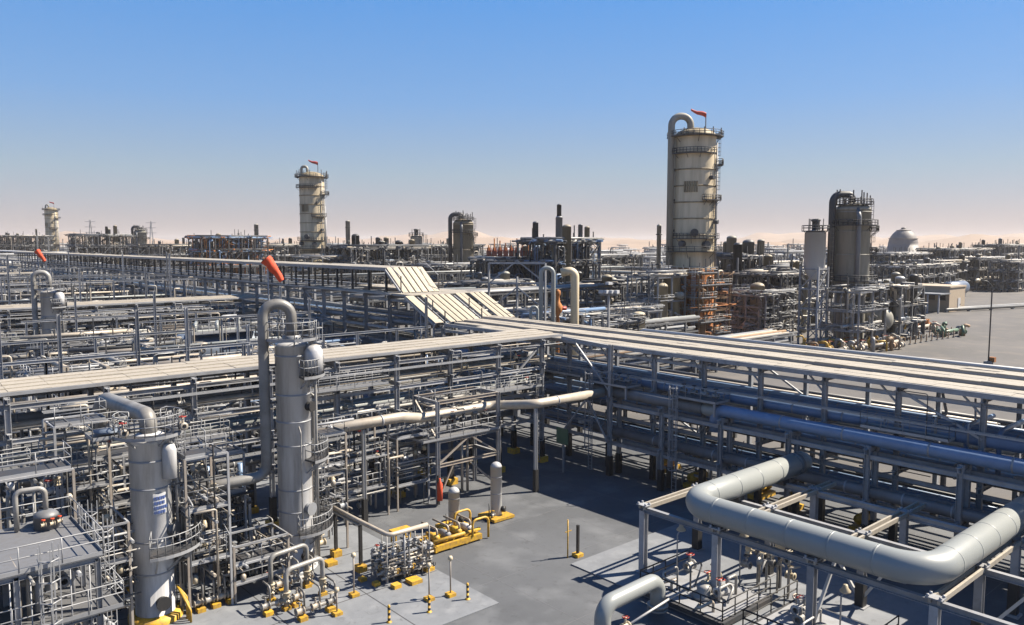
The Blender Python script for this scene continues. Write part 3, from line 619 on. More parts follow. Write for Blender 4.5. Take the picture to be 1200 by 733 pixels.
# ================================================================ VALVE MANIFOLD ON THE SLAB
def manifold(x, y):
    T = thing('valve_manifold', 'cluster of upright pipes and valves on yellow footings on the concrete slab', 'valves', (x, y, 0))
    rr = random.Random(9)
    MB().tube([(x-1.6, y+5.2, 3.5), (x-1.6, y+1.7, 3.5), (x-1.4, y-1.6, 3.4), (x+1.6, y-1.6, 3.4)], .15, 10, .4).build('header_pipe', 'pipe_warm', T)
    for dy in (5.0, 1.6):
        MB().bar((x-1.6, y+dy, .6), (x-1.6, y+dy, 3.3), .2).build('post', 'black', T); footing(T, x-1.6, y+dy, .85, .65)
    MB().box((x-1.6, y+3.3, 3.32), (.5, 3.6, .08)).build('cable_tray', 'tray', T)
    for i in range(12):
        px = x-1.5+(i % 6)*.62+rr.uniform(-.2, .2); py = y-1.6+(i//6)*1.15+rr.uniform(-.15, .3); r_ = rr.choice((.035, .05, .07)); h = rr.uniform(1.6, 3.2) if i//6 else 3.35
        MB().tube([(px, py, .3), (px, py, h)], r_, 8).build('riser', rr.choice(('pipe', 'galv', 'pipe_warm')), T)
        valve(T, px, py, rr.uniform(.7, 1.2), .14, 'z', rr.choice(('pipe', 'galv')), rr.choice(('steel_dark', 'steel_dark', 'yellow')))
        if i % 2: valve(T, px, py, 1.9+rr.random()*.7, .12, 'z', 'galv', 'steel_dark')
    for i in range(4): MB().tube([(x-1.8, y-1.4+i*.6, .55+.1*i), (x+2.2, y-1.4+i*.6, .55+.1*i)], .09, 8).build('pipe', 'pipe', T)
    for dx, dy, s_ in ((-1.2, -2.1, .7), (.1, -2.2, 1.1), (1.9, -1.2, .9), (2.3, .2, .8), (-2.3, .2, .6), (-2.0, -1.0, .55)): footing(T, x+dx, y+dy, s_, .4)
    for i in range(4): MB().bar((x-1.2+i*.9, y-.2, .3), (x-1.2+i*.9, y-.2, 1.1), .4, .3).build('instrument_box', rr.choice(('steel', 'lamp')), T)
    return T
mx_, my_ = at(462, 672); manifold(mx_, my_)
MANI = (mx_, my_)
def small_station(label, px, py, seed, n=3, yel=2, h=1.7):
    x, y = at(px, py); T = thing('valve_station', label, 'valves', (x, y, 0)); rr = random.Random(seed)
    MB().tube([(x-1.3, y, .6), (x+1.3, y, .6)], .12, 10).build('pipe', 'pipe', T)
    for i in range(n):
        px_ = x-1+i*2/max(1, n-1); valve(T, px_, y, .6, .16, 'x', rr.choice(('pipe_warm', 'pipe')), rr.choice(('steel_dark', 'lamp', 'steel_dark')))
        MB().tube([(px_+.3, y, .6), (px_+.3, y, h), (px_+.3, y+rr.uniform(.6, 1.6), h)], .06, 7, .2).build('small_pipe', 'pipe', T)
    for i in range(yel): footing(T, x-.9+i*1.8/max(1, yel-1), y-.15, .65, .42)
    return T
small_station('valve group with yellow blocks at the foot of the tall near column', 345, 690, 1)
small_station('low valve group at the bottom edge left of the striped bollards', 370, 722, 2)
small_station('valve group below the curved platform of the front left column', 252, 712, 3, 4, 3)
small_station('shaded valve group behind the foot of the front left column', 128, 700, 4)
small_station('valve group beside the concrete slab corner by the striped bollards', 330, 716, 5, 3, 2)
small_station('valve group with yellow footing under the near rack between its posts', 300, 640, 6)
small_station('dim valve group with yellow blocks under the shorter column beside the rack', 232, 655, 7, 4, 3)
small_station('small valve group between the two grey columns near the rack posts', 262, 625, 8, 3, 3)
# pipe bends standing in front of the tall column (two inverted U pipes)
for lab, px, py, hh, ln in (('inverted U pipe standing left before the foot of the tall near column', 318, 706, 2.9, 2.6), ('inverted U pipe nearest the right of the tall column foot', 336, 716, 2.5, 2.6)):
    x, y = at(px, py); T = thing('pipe_bend', lab, 'pipe', (x, y, 0))
    MB().tube([(x, y, .2), (x, y, hh), (x+ln, y+.4, hh), (x+ln, y+.4, .2)], .15, 12, .4).build('pipe', 'pipe', T)
    for q in ((x, y), (x+ln, y+.4)): valve(T, q[0], q[1], .9, .18, 'z', 'lamp', 'steel_dark'); footing(T, q[0], q[1], .6, .35)
# sloping stair/pipe gantry between the columns
gx, gy = at(282, 660); T = thing('stair', 'sloping steel stair with handrails between the two grey columns', 'stair', (gx, gy, 0))
for dy in (0, 1.0): MB().bar((gx-3.0, gy+dy+2.2, 4.2), (gx+1.6, gy+dy-1.2, .2), .08, .3).build('stringer', 'steel', T)
for i in range(14):
    q = i/13; MB().box((gx-3+4.6*q, gy+2.7-3.4*q, 4.2-4*q), (.4, 1.0, .05)).build('tread', 'grating', T)
for dy in (0, 1.0):
    m = MB(); rail_line(m, [(gx-3.0, gy+dy+2.2, 4.3), (gx+1.6, gy+dy-1.2, .3)], r=.035); m.build('handrail', 'galv', T)
rect_platform(T, gx-5.4, gx-3, gy+1.9, gy+3.6, 4.3, sides='SNW')
for q in ((gx-5.2, gy+2), (gx-3.1, gy+2), (gx-3.1, gy+3.5), (gx-5.2, gy+3.5)): MB().bar((*q, 0), (*q, 4.2), .14).build('post', 'black', T)
# bollards
def bollard(label, px, py, h=1.05, g='striped bollards on the slab edge'):
    x, y = at(px, py); T = thing('bollard', label, 'bollard', (x, y, 0), g)
    MB().lathe([(.17, 0), (.17, .04), (.08, .05), (.08, h-.05), (.05, h), (.001, h)], (x, y, .07), 12).build('tube', 'yellow', T)
    for k in range(3): MB().lathe([(.083, .12+k*.32), (.083, .28+k*.32)], (x, y, .07), 12).build('stripe', 'black', T)
for lab, px, py in (('yellow and black bollard at the right tip of the slab', 548, 704), ('yellow and black bollard beside the middle of the manifold footings', 503, 719), ('yellow and black bollard nearest the bottom edge below the manifold', 456, 731)): bollard(lab, px, py)
# post with yellow footing in the open paving
x, y = at(677, 652); T = thing('guard_post', 'lone black post with slim yellow post on a yellow block in open paving', 'post', (x, y, 0))
footing(T, x, y, .8, .28); MB().bar((x, y, .2), (x, y, 2.25), .17).build('post', 'black', T)
MB().tube([(x-.75, y+.25, 0), (x-.75, y+.25, 2.75)], .05, 8).build('pole', 'yellow', T); MB().bar((x-1.0, y+.25, 1.9), (x-.4, y+.25, 1.9), .05).build('cross_bar', 'yellow', T)
# small stand posts near bollards
for lab, px, py, h in (('slim lamp stand on a yellow block near the slab tip', 528, 700, 2.4), ('slim instrument stand on yellow block behind the middle bollard', 503, 705, 2.2), ('slim stand with pale head left of the manifold', 415, 700, 2.6), ('short stand on the slab near the bottom edge', 395, 722, 1.5)):
    x, y = at(px, py); T = thing('instrument_stand', lab, 'stand', (x, y, 0)); footing(T, x, y, .7, .35)
    MB().tube([(x, y, .3), (x, y, h)], .05, 7).build('pole', 'steel_warm', T); MB().lathe([(.01, 0), (.09, .02), (.17, .1), (.12, .28), (.01, .3)], (x, y, h-.05), 12).build('head', 'lamp', T)
# ================================================================ FLOODLIGHTS
def floodlight(label, x, y, z0, z1, lean=(0, 0)):
    T = thing('floodlight', label, 'lamp', (x, y, z0)); q = (x+lean[0], y+lean[1])
    MB().tube([(x, y, z0), (x, y, z1-.4), (q[0], q[1], z1)], .045, 6).build('pole', 'galv', T)
    MB().lathe([(.02, .3), (.12, .28), (.16, .1), (.3, -.06), (.3, -.12), (.02, -.14)], (q[0], q[1], z1), 14).build('lamp_head', 'lamp', T)
    MB().lathe([(.01, -.24), (.14, -.2), (.16, -.13)], (q[0], q[1], z1), 12).build('lens', 'plate', T)
for lab, px, py, z1, z0 in (('cream floodlight on a leaning pole at the bottom left beside the module', 106, 640+72, 3.2, 0), ('cream floodlight above the low pipes left of the front column', 68, 554, 8.2, 0), ('cream floodlight in front of the rack post right of the front column', 231, 546, 6.6, 0),
    ('cream floodlight lower down between the grey columns', 234, 616, 4.4, 0), ('pale floodlight over the shaded floor right of the tall column', 385, 562, 4.6, 0), ('cream floodlight under the corner of the large U pipe frame', 794, 620, 3.6, 0), ('cream floodlight on a hooked pole behind the pipe frame rails', 868, 627, 3.4, 0),
    ('cream floodlight near the bottom right beside the frame post', 986, 692, 3.0, 0)):
    x, y = at(px, py, z1); floodlight(lab, x, y, z0, z1, (.25, -.1))
# ================================================================ LEFT EDGE MODULE
def module():
    x0, x1, y0, y1 = 2.2, 8.4, 37.6, 43.4
    T = thing('process_module', 'pale steel process module with railed deck and caged ladder at the bottom left', 'process module', (x0, y0, 0)); rr = random.Random(12)
    for x_ in (x0, 5.3, x1):
        for y_ in (y0, 40.5, y1): MB().ib((x_, y_, 0), (x_, y_, 8.1), .22, .22, (1, 0, 0)).build('post', 'steel', T)
    for z in (2.9, 5.6, 8.1):
        for y_ in (y0, 40.5, y1): MB().ib((x0, y_, z), (x1, y_, z), .18, .26).build('beam', 'steel', T)
        for x_ in (x0, 5.3, x1): MB().ib((x_, y0, z-.02), (x_, y1, z-.02), .17, .24).build('beam', 'steel', T)
    rect_platform(T, x0, x1+.2, y0-.2, y1, 8.35); rect_platform(T, x0, x1+.9, y0-.4, y1, 5.85); rect_platform(T, x0, x1+.2, y0-.2, y1, 3.1)
    ladder(T, x1+.35, y0+1.6, .3, 8.4, 0); ladder(T, x1+.35, y1-1.4, .3, 8.4, 0); ladder(T, 6.4, y0-.35, .3, 8.4, -pi/2)
    for i in range(26):
        z = rr.choice((.6, 3.2, 3.4, 6.0, 6.2)); x_ = rr.uniform(x0+.4, x1-.2); y_ = rr.uniform(y0+.3, y1-.4); r_ = rr.choice((.05, .07, .1, .14))
        h = z+rr.uniform(.9, 2.2)
        MB().tube([(x_, y_, z), (x_, y_, h), (x_+rr.choice((-1.6, 1.4)), y_, h)] if i % 2 else [(x_, y_, z), (x_, y_, h), (x_, y_+rr.choice((-1.5, 1.7)), h)], r_, 8, .2).build('pipe', rr.choice(('pipe', 'galv', 'pipe_warm')), T)
    for i in range(16): valve(T, rr.uniform(x0+.5, x1-.2), rr.uniform(y0+.2, y1-.5), rr.choice((1, 3.8, 4.3, 6.5, 7.0)), rr.choice((.13, .18)), rr.choice('xy'), rr.choice(('pipe', 'lamp', 'steel')), rr.choice(('red', 'steel_dark', 'lamp')))
    for i in range(5):
        x_, y_ = rr.uniform(x0+1, x1-.6), rr.uniform(y0+.6, y1-.8); z = rr.choice((3.15, 5.9)); MB().lathe([(.3, z), (.3, z+1.3)]+dome(.3, .25, z+1.3), (x_, y_, 0), 14).build('vessel', rr.choice(('clad', 'silo')), T)
    for i in range(3): MB().tube([(x1+.7+i*.22, y0+2.5, 0), (x1+.7+i*.22, y0+2.5, 4.3-.3*i), (x1-.5, y0+2.9+.3*i, 5.3)], .09, 8, .3).build('pipe', 'galv', T)
    for i in range(8): MB().tube([(x0+.6+i*.75, y0-.05, 3), (x0+.6+i*.75, y0-.05, 8)], .03, 5).build('conduit', 'galv', T)
    # heater drum with a flared stack
    MB().lathe([(.55, 5.9), (.55, 8.9)]+dome(.55, .35, 8.9), (7.4, 42.7, 0), 28).build('heater_drum', 'clad_dull', T)
    MB().tube([(7.4, 42.7, 9.2), (7.4, 42.7, 10.3), (6.2, 42.9, 10.3), (6.2, 42.9, 8.4)], .12, 8, .3).build('pipe', 'pipe', T)
    for a in (-110, -80, -50): valve(T, 7.4+.72*math.cos(R(a)), 42.7+.72*math.sin(R(a)), 8.7, .07, 'x', 'lamp', 'orange')
    return T
module()
# low process pipework left, between the module and the rack
def low_pipes(label, x0, x1, y0, y1, n, seed, zmax=4, mats=('pipe', 'clad_dull', 'pipe_warm', 'steel')):
    T = thing('low_pipe_bank', label, 'pipework', (x0, y0, 0)); rr = random.Random(seed)
    nx = max(2, int((x1-x0)/4)); 
    for i in range(nx+1):
        x_ = x0+(x1-x0)*i/nx
        for y_ in (y0, y1): MB().bar((x_, y_, 0), (x_, y_, zmax+.3), .2).build('post', 'steel', T)
        for z in (zmax*.5, zmax): MB().bar((x_, y0, z), (x_, y1, z), .18).build('beam', 'steel', T)
    for i in range(n):
        z = zmax*rr.choice((.5, 1))+.1; r_ = rr.choice((.05, .08, .12, .18)); y_ = rr.uniform(y0+.2, y1-.2); a = x0+rr.uniform(-1, 2); b = x1+rr.uniform(-2, 1)
        pts = [(a, y_, z+r_), (b, y_, z+r_)]
        if rr.random() < .5: pts = [(a, y_, .1)]+pts
        if rr.random() < .3: pts = pts+[(b, y_, z+2.2)]
        MB().tube(pts, r_, 9, .4).build('pipe', rr.choice(mats), T)
    for i in range(n//2): valve(T, rr.uniform(x0, x1), rr.uniform(y0, y1), zmax*rr.choice((.5, 1))+.35, .16, 'x', rr.choice(('pipe', 'lamp')), rr.choice(('steel_dark', 'steel_dark', 'yellow')))
    return T
low_pipes('bank of low pipes between the left module and the near rack', 5.5, 12, 50.5, 54.5, 12, 21, 5)
low_pipes('bank of low pipes in shade behind the front left column', 15.5, 21, 51.5, 55.2, 12, 22, 4.4, ('pipe_dark', 'clad_dull', 'pipe_blue', 'pipe'))
low_pipes('bank of low pipes under the rack right of the tall column', 26, 36, 62.5, 66.5, 12, 23, 4, ('pipe_dark', 'clad_dull', 'pipe_blue', 'pipe'))
low_pipes('dark bank of low pipes beneath the right rack behind the short posts', 58, 64, 40, 46, 10, 24, 2.4)
low_pipes('bank of low pipes behind the near rack at the left edge', 8, 24, 64, 69, 14, 25, 5, ('pipe_dark', 'clad_dull', 'pipe_blue', 'pipe'))
low_pipes('bank of pipes in the alley behind the near rack centre', 30, 52, 69, 75, 16, 26, 7, ('pipe', 'pipe_blue', 'clad_dull'))
for i, (x_, y_) in enumerate(((59, 33), (60.5, 36.5), (58.8, 42), (61, 47), (59.5, 27))):
    T = thing('pump_set', ('dim yellow pump under the right rack behind the second short post', 'dim yellow pump under the right rack behind the first short post', 'yellow pump in deep shade under the corner platform', 'yellow pump farthest back in the shade under the racks', 'dim yellow pump in shade behind the big U pipe end')[i], 'pump', (x_, y_, 0))
    MB().box((x_, y_, .2), (2.6, 1.2, .4)).build('base_plate', 'yellow', T); MB().lathe([(.01, -1), (.4, -1), (.4, .2), (.2, .25), (.2, .5), (.5, .55), (.5, .95), (.01, 1)], (x_, y_, .95), 14, 'x').build('motor', 'yellow', T)
    MB().tube([(x_+.75, y_, 1.1), (x_+.75, y_, 2.6), (x_+.75, y_+2, 2.6)], .13, 9, .3).build('pipe', 'pipe', T)

# ================================================================ TANGLES OF SMALL PIPING ROUND THE COLUMNS
def pipe_tangle(label, x0, x1, y0, y1, h, n, seed):
    T = thing('pipe_cluster', label, 'pipework', (x0, y0, 0)); rr = random.Random(seed)
    for x_ in (x0, x1):
        for y_ in (y0, y1): MB().bar((x_, y_, 0), (x_, y_, h), .13).build('post', rr.choice(('steel', 'steel_warm')), T)
    for k in range(1, 4):
        z = h*k/3
        for y_ in (y0, y1): MB().bar((x0, y_, z), (x1, y_, z), .11).build('beam', 'steel', T)
        for x_ in (x0, x1): MB().bar((x_, y0, z-.01), (x_, y1, z-.01), .1).build('beam', 'steel', T)
        if rr.random() < .8: rect_platform(T, x0+.05, x1-.05, y0+.05, y0+(y1-y0)*.6, z+.1, sides=rr.choice(('SE', 'SW', 'SNE')), dmat='steel_dark')
    for i in range(n):
        a, b = rr.uniform(x0-.4, x1+.4), rr.uniform(y0-.3, y1+.2); r_ = rr.choice((.03, .04, .055, .075, .1)); za = rr.uniform(0, h*.6); zb = za+rr.uniform(.8, h*.55); u = rr.random()
        if u < .4: pts = [(a, b, za), (a, b, zb), (a+rr.uniform(-1.5, 1.5), b, zb)]
        elif u < .6: pts = [(a, b, za), (a, b, zb), (a, b+rr.uniform(-1.2, 1.2), zb), (a, b+.5, zb+.6)]
        elif u < .8: pts = [(x0-.5, b, zb), (x1+.5, b, zb)]
        else: pts = [(a, y0-.4, zb), (a, y1+.4, zb)]
        MB().tube(pts, r_, 6, .12, n=3).build('small_pipe', rr.choice(('galv', 'pipe', 'pipe_dark', 'pipe_warm', 'steel_dark')), T)
    for i in range(n//5):
        a, b, z = rr.uniform(x0, x1), rr.uniform(y0-.2, y1), rr.uniform(.6, h*.95)
        if i % 3: valve(T, a, b, z, rr.choice((.09, .13, .17)), rr.choice('xyz'), rr.choice(('pipe', 'lamp', 'pipe_dark', 'galv')), rr.choice(('steel_dark', 'red', 'lamp', 'galv')))
        else: MB().lathe([(.02, 0), (.16, .02), (.18, .3), (.1, .42), (.02, .45)], (a, b, z), 10).build('actuator', rr.choice(('lamp', 'plate', 'pipe_warm')), T)
    return T
for lab, a in (('tangle of small pipes and ladders hugging the right side of the front left column', (15.1, 17.6, 46.2, 49, 9.5, 46, 61)), ('tangle of small pipes filling the gap before the rack between the two columns', (16.5, 20.6, 51.2, 54, 8, 46, 62)),
    ('tangle of small pipes and grating right behind the tall near column', (24.7, 27.4, 49.6, 52.4, 8.5, 44, 63)), ('tangle of thin pipes between the bottom left module and the front left column', (9.6, 12, 46.4, 50, 6.5, 44, 64)),
    ('low tangle of pipes on yellow blocks between the two near columns', (17.8, 21.3, 46.2, 48.6, 3.6, 34, 65)), ('tall open frame of pipes and ladders left of the front column', (9.4, 12.2, 50.6, 53.2, 11.5, 50, 70)), ('tall open frame of thin pipes at the left edge behind the module', (6, 9.4, 46.4, 49.4, 10, 50, 71)), ('tangle of pipes behind the front left column near the rack posts', (9, 14, 51.5, 54.6, 9, 46, 66)),
    ('tangle of pipes and stands behind the tall column before the rack', (28, 33.5, 53.8, 55.8, 7.5, 40, 67)), ('knot of thin instrument pipes standing in the middle of the manifold', (MANI[0]-1.3, MANI[0]+1.7, MANI[1]-1.2, MANI[1]+.6, 1.8, 34, 69)), ('tangle of small lines below the valve platform', (34.5, 37.6, 54, 56, 6, 30, 68))): pipe_tangle(lab, *a)
# ================================================================ FOREGROUND U PIPE AND ITS FRAME
ZF = 4.4
fx_, gx2, hx = 40.2, 46.2, 52.0
ys = [32.9, 27.2, 21.0, 14.6, 8.4, 2.2]
T = thing('steel_structure', 'open steel support frame carrying the large U shaped pipe at lower right', 'steel frame', (fx_, ys[0], 0))
for x_ in (fx_, gx2, hx):
    for y_ in ys:
        MB().ib((x_, y_, 0), (x_, y_, ZF-.1), .42, .42, (1, 0, 0)).build('post', 'steel', T)
        MB().box((x_, y_, .08), (.8, .8, .14)).build('base_plate', 'steel', T)
        if x_ > 44: MB().box((x_, y_, 1.05), (.52, .52, 1.9)).build('fireproofing', 'black', T)
    MB().ib((x_, ys[0], ZF), (x_, ys[-1], ZF), .3, .36).build('beam', 'steel', T)
for y_ in ys:
    for d_ in (-.22, .22): MB().bar((fx_-.2, y_+d_, ZF+.16), (hx+2.6, y_+d_, ZF+.16), .14, .26).build('beam', 'tray', T)
    for x_ in (fx_, gx2, hx):
        c_ = MB()
        for dx in (-.2, .2):
            for dy in (-.3, .3): c_.lathe([(.01, 0), (.08, 0), (.08, .14), (.01, .16)], (x_+dx, y_+dy, ZF+.3), 8)
        c_.box((x_, y_, ZF+.3), (.6, .8, .06)); c_.build('joint_plate', 'steel', T)
for a, b in (((gx2, 21, .4), (gx2+.02, 23.6, ZF-.2)), ((gx2, 14.8, .4), (gx2, 12, ZF-.2)), ((fx_+.02, 21, .5), (fx_+3, 21, ZF)), ((gx2, 21, .5), (gx2, 18.6, ZF-.2))): MB().bar(a, b, .16).build('brace', 'silo', T)
UP = thing('u_pipe', 'huge pale insulated U shaped pipe lying on steel supports at lower right', 'pipe', (43.4, 30, 0))
ZU = 5.6; ru = .82; UX, UF, UN = 40.5, 29.7, 15.1
up_ = MB().tube([(54.4, UF, ZU), (UX, UF, ZU), (UX, UN, ZU), (62, UN, ZU)], ru, 40, 1.9, n=14).build('pipe', 'pipe_white', UP)
def band(par, c, r, w_, ax, m): return MB().lathe([(r-.01, -w_/2), (r+.022, -w_/2), (r+.022, w_/2), (r-.01, w_/2)], c, 40, ax).build('cladding_band', m, par)
band(UP, (53.6, UF, ZU), ru, .55, 'x', 'clad_dull')
MB().lathe([(ru, 0), (ru*.96, .35), (ru*.8, .7), (ru*.5, .95), (.01, 1.05)], (54.4, UF, ZU), 40, 'x').build('end_cap', 'pipe_white', UP)
def seam(c, ax): MB().lathe([(ru-.02, -.09), (ru+.008, -.085), (ru+.011, .02), (ru-.02, .022)], c, 40, ax).build('cladding_seam', 'pipe_white', UP); MB().lathe([(ru-.02, .022), (ru+.006, .024), (ru+.006, .05), (ru-.02, .052)], c, 40, ax).build('sealant_line', 'pipe_white', UP)
for k in range(4): seam((43.0+k*2.6, UF, ZU), 'x')
for k in range(5): seam((UX, 27.4-k*2.45, ZU), 'y')
for k in range(5): seam((43.0+k*2.6, UN, ZU), 'x')
for (x_, y_) in ((UX, 27.2), (UX, 21.0), (46.2, UF), (52, UF), (46.2, UN), (52, UN)): MB().box((x_, y_, ZF+.3), (.7, .7, .5)).build('pipe_shoe', 'steel_dark', UP)
# white pipe rising from the bottom edge
x, y = at(706, 738, 1.0); T = thing('pipe', 'white pipe rising from the paving and bending over at the bottom edge', 'pipe', (x, y, 0))
MB().tube([(x, y, -.05), (x, y, 2.35), (x+5.0, y+.2, 2.35), (x+5.0, y+.2, .5)], .46, 22, .8, n=8).build('pipe', 'pipe_white', T)
MB().tube([(x+1.3, y-.6, 1.0), (x+6.0, y-.6, 1.5)], .07, 8).build('side_pipe', 'silo', T); valve(T, x+1.2, y-.6, 1.0, .16, 'x', 'lamp', 'red')
MB().lathe([(.7, 0), (.7, .1), (.47, .12)], (x, y, 0), 22).build('base_flange', 'silo', T)
for dz in (.5, .75): MB().lathe([(.46, dz), (.62, dz), (.62, dz+.1), (.46, dz+.1)], (x+5.0, y+.2, 0), 20).build('flange', 'pipe', T)
# skid deck with black rails
def skid_deck(label, x0, x1, y0, y1, seed, z=.55):
    T = thing('skid_deck', label, 'skid', (x0, y0, 0)); rr = random.Random(seed)
    for y_ in (y0, (y0+y1)/2, y1): MB().bar((x0, y_, z-.22), (x1, y_, z-.22), .2, .3).build('skid_beam', 'steel_dark', T)
    for k in range(5): x_ = x0+(x1-x0)*k/4; MB().bar((x_, y0, z-.22), (x_, y1, z-.22), .2, .28).build('skid_beam', 'steel_dark', T)
    MB().box(((x0+x1)/2, (y0+y1)/2, z-.03), (x1-x0-.3, y1-y0-.3, .05)).build('deck_plate', 'steel', T)
    m = MB(); rail_line(m, [(x0, y0, z), (x0, y1, z), (x1, y1, z)], step=1.4, r=.04); m.build('handrail', 'black', T)
    m = MB(); rail_line(m, [(x1, y0, z), (x0, y0, z)], step=1.4, r=.04); m.build('handrail', 'black', T)
    for i in range(7):
        x_, y_ = rr.uniform(x0+.6, x1-.6), rr.uniform(y0+.5, y1-.5); r_ = rr.choice((.06, .09, .13)); h = z+rr.uniform(.5, 1.5)
        MB().tube([(x_, y_, z), (x_, y_, h), (x_+rr.uniform(-2, 2), y_, h), (x_, y_+rr.uniform(-1, 1), z+.2)], r_, 8, .2).build('pipe', rr.choice(('pipe', 'silo', 'pipe_warm')), T)
    for i in range(4): valve(T, rr.uniform(x0+.6, x1-.6), rr.uniform(y0+.5, y1-.5), z+.45, .22, 'x', rr.choice(('pipe', 'silo', 'lamp')), rr.choice(('silo', 'red', 'steel_dark')))
    x_, y_ = (x0+x1)/2-.6, (y0+y1)/2-.4; MB().lathe([(.01, 0), (.75, .02), (.75, .14), (.4, .2), (.45, .6), (.3, .75), (.01, .8)], (x_, y_, z), 20).build('pump', 'pipe', T)
    return T
skid_deck('grey equipment skid with black handrails in front of the U pipe frame', 37.4, 42.4, 24.8, 30.8, 31)
skid_deck('second grey equipment skid with black handrails toward the bottom edge', 37.6, 43.4, 17.6, 23.6, 32)
# instrument cluster under the U pipe
x, y = at(905, 690); T = thing('valve_cluster', 'upright cluster of valves and pipes below the long side of the U pipe', 'valves', (x, y, 0)); rr = random.Random(17)
for i in range(9):
    a, b = x+rr.uniform(-1, 1), y+rr.uniform(-1.6, 1.6); MB().tube([(a, b, 0), (a, b, rr.uniform(1.4, 3.0)), (a+rr.uniform(-1, 1), b+rr.uniform(-1, 1), rr.uniform(1.5, 2.8))], .07, 7, .2).build('pipe', rr.choice(('pipe', 'pipe_warm')), T)
for i in range(6): valve(T, x+rr.uniform(-1, 1), y+rr.uniform(-1.4, 1.4), rr.uniform(1, 2.4), .17, rr.choice('xyz'), rr.choice(('lamp', 'pipe')), rr.choice(('steel_dark', 'lamp')))
MB().lathe([(.01, 0), (.3, .05), (.36, .5), (.2, .8), (.01, .82)], (x+.3, y-.3, 2.5), 14).build('actuator', 'lamp', T); MB().bar((x+.3, y-.3, 0), (x+.3, y-.3, 2.5), .2).build('post', 'steel_dark', T)

# ================================================================ BEHIND THE NEAR RACK, LEFT FIELD
T = thing('horizontal_drum', 'big shaded blue grey horizontal drum on tall saddles behind the looped pipe', 'vessel', (40, 108, 0))
MB().lathe([(.01, -6.4)]+[(2.7*math.cos(k*pi/10), -5-1.4*math.sin(k*pi/10)) for k in (4, 3, 2, 1, 0)]+[(2.7, 5)]+[(2.7*math.cos(k*pi/10), 5+1.4*math.sin(k*pi/10)) for k in (1, 2, 3, 4)]+[(.01, 6.4)], (41, 110, 7), 28, 'x').build('shell', 'blue_clad', T)
for x_ in (37.5, 44.5):
    MB().box((x_, 110, 2.4), (.7, 4, 4.6)).build('saddle', 'concrete', T)
for x_ in (38, 41, 44): MB().tube([(x_, 110, 9.4), (x_, 110, 10.8), (x_+1.2, 113, 10.8)], .25, 10, .5).build('nozzle', 'pipe_white', T)
rect_platform(T, 36.5, 45.5, 107.2, 109, 9.8)

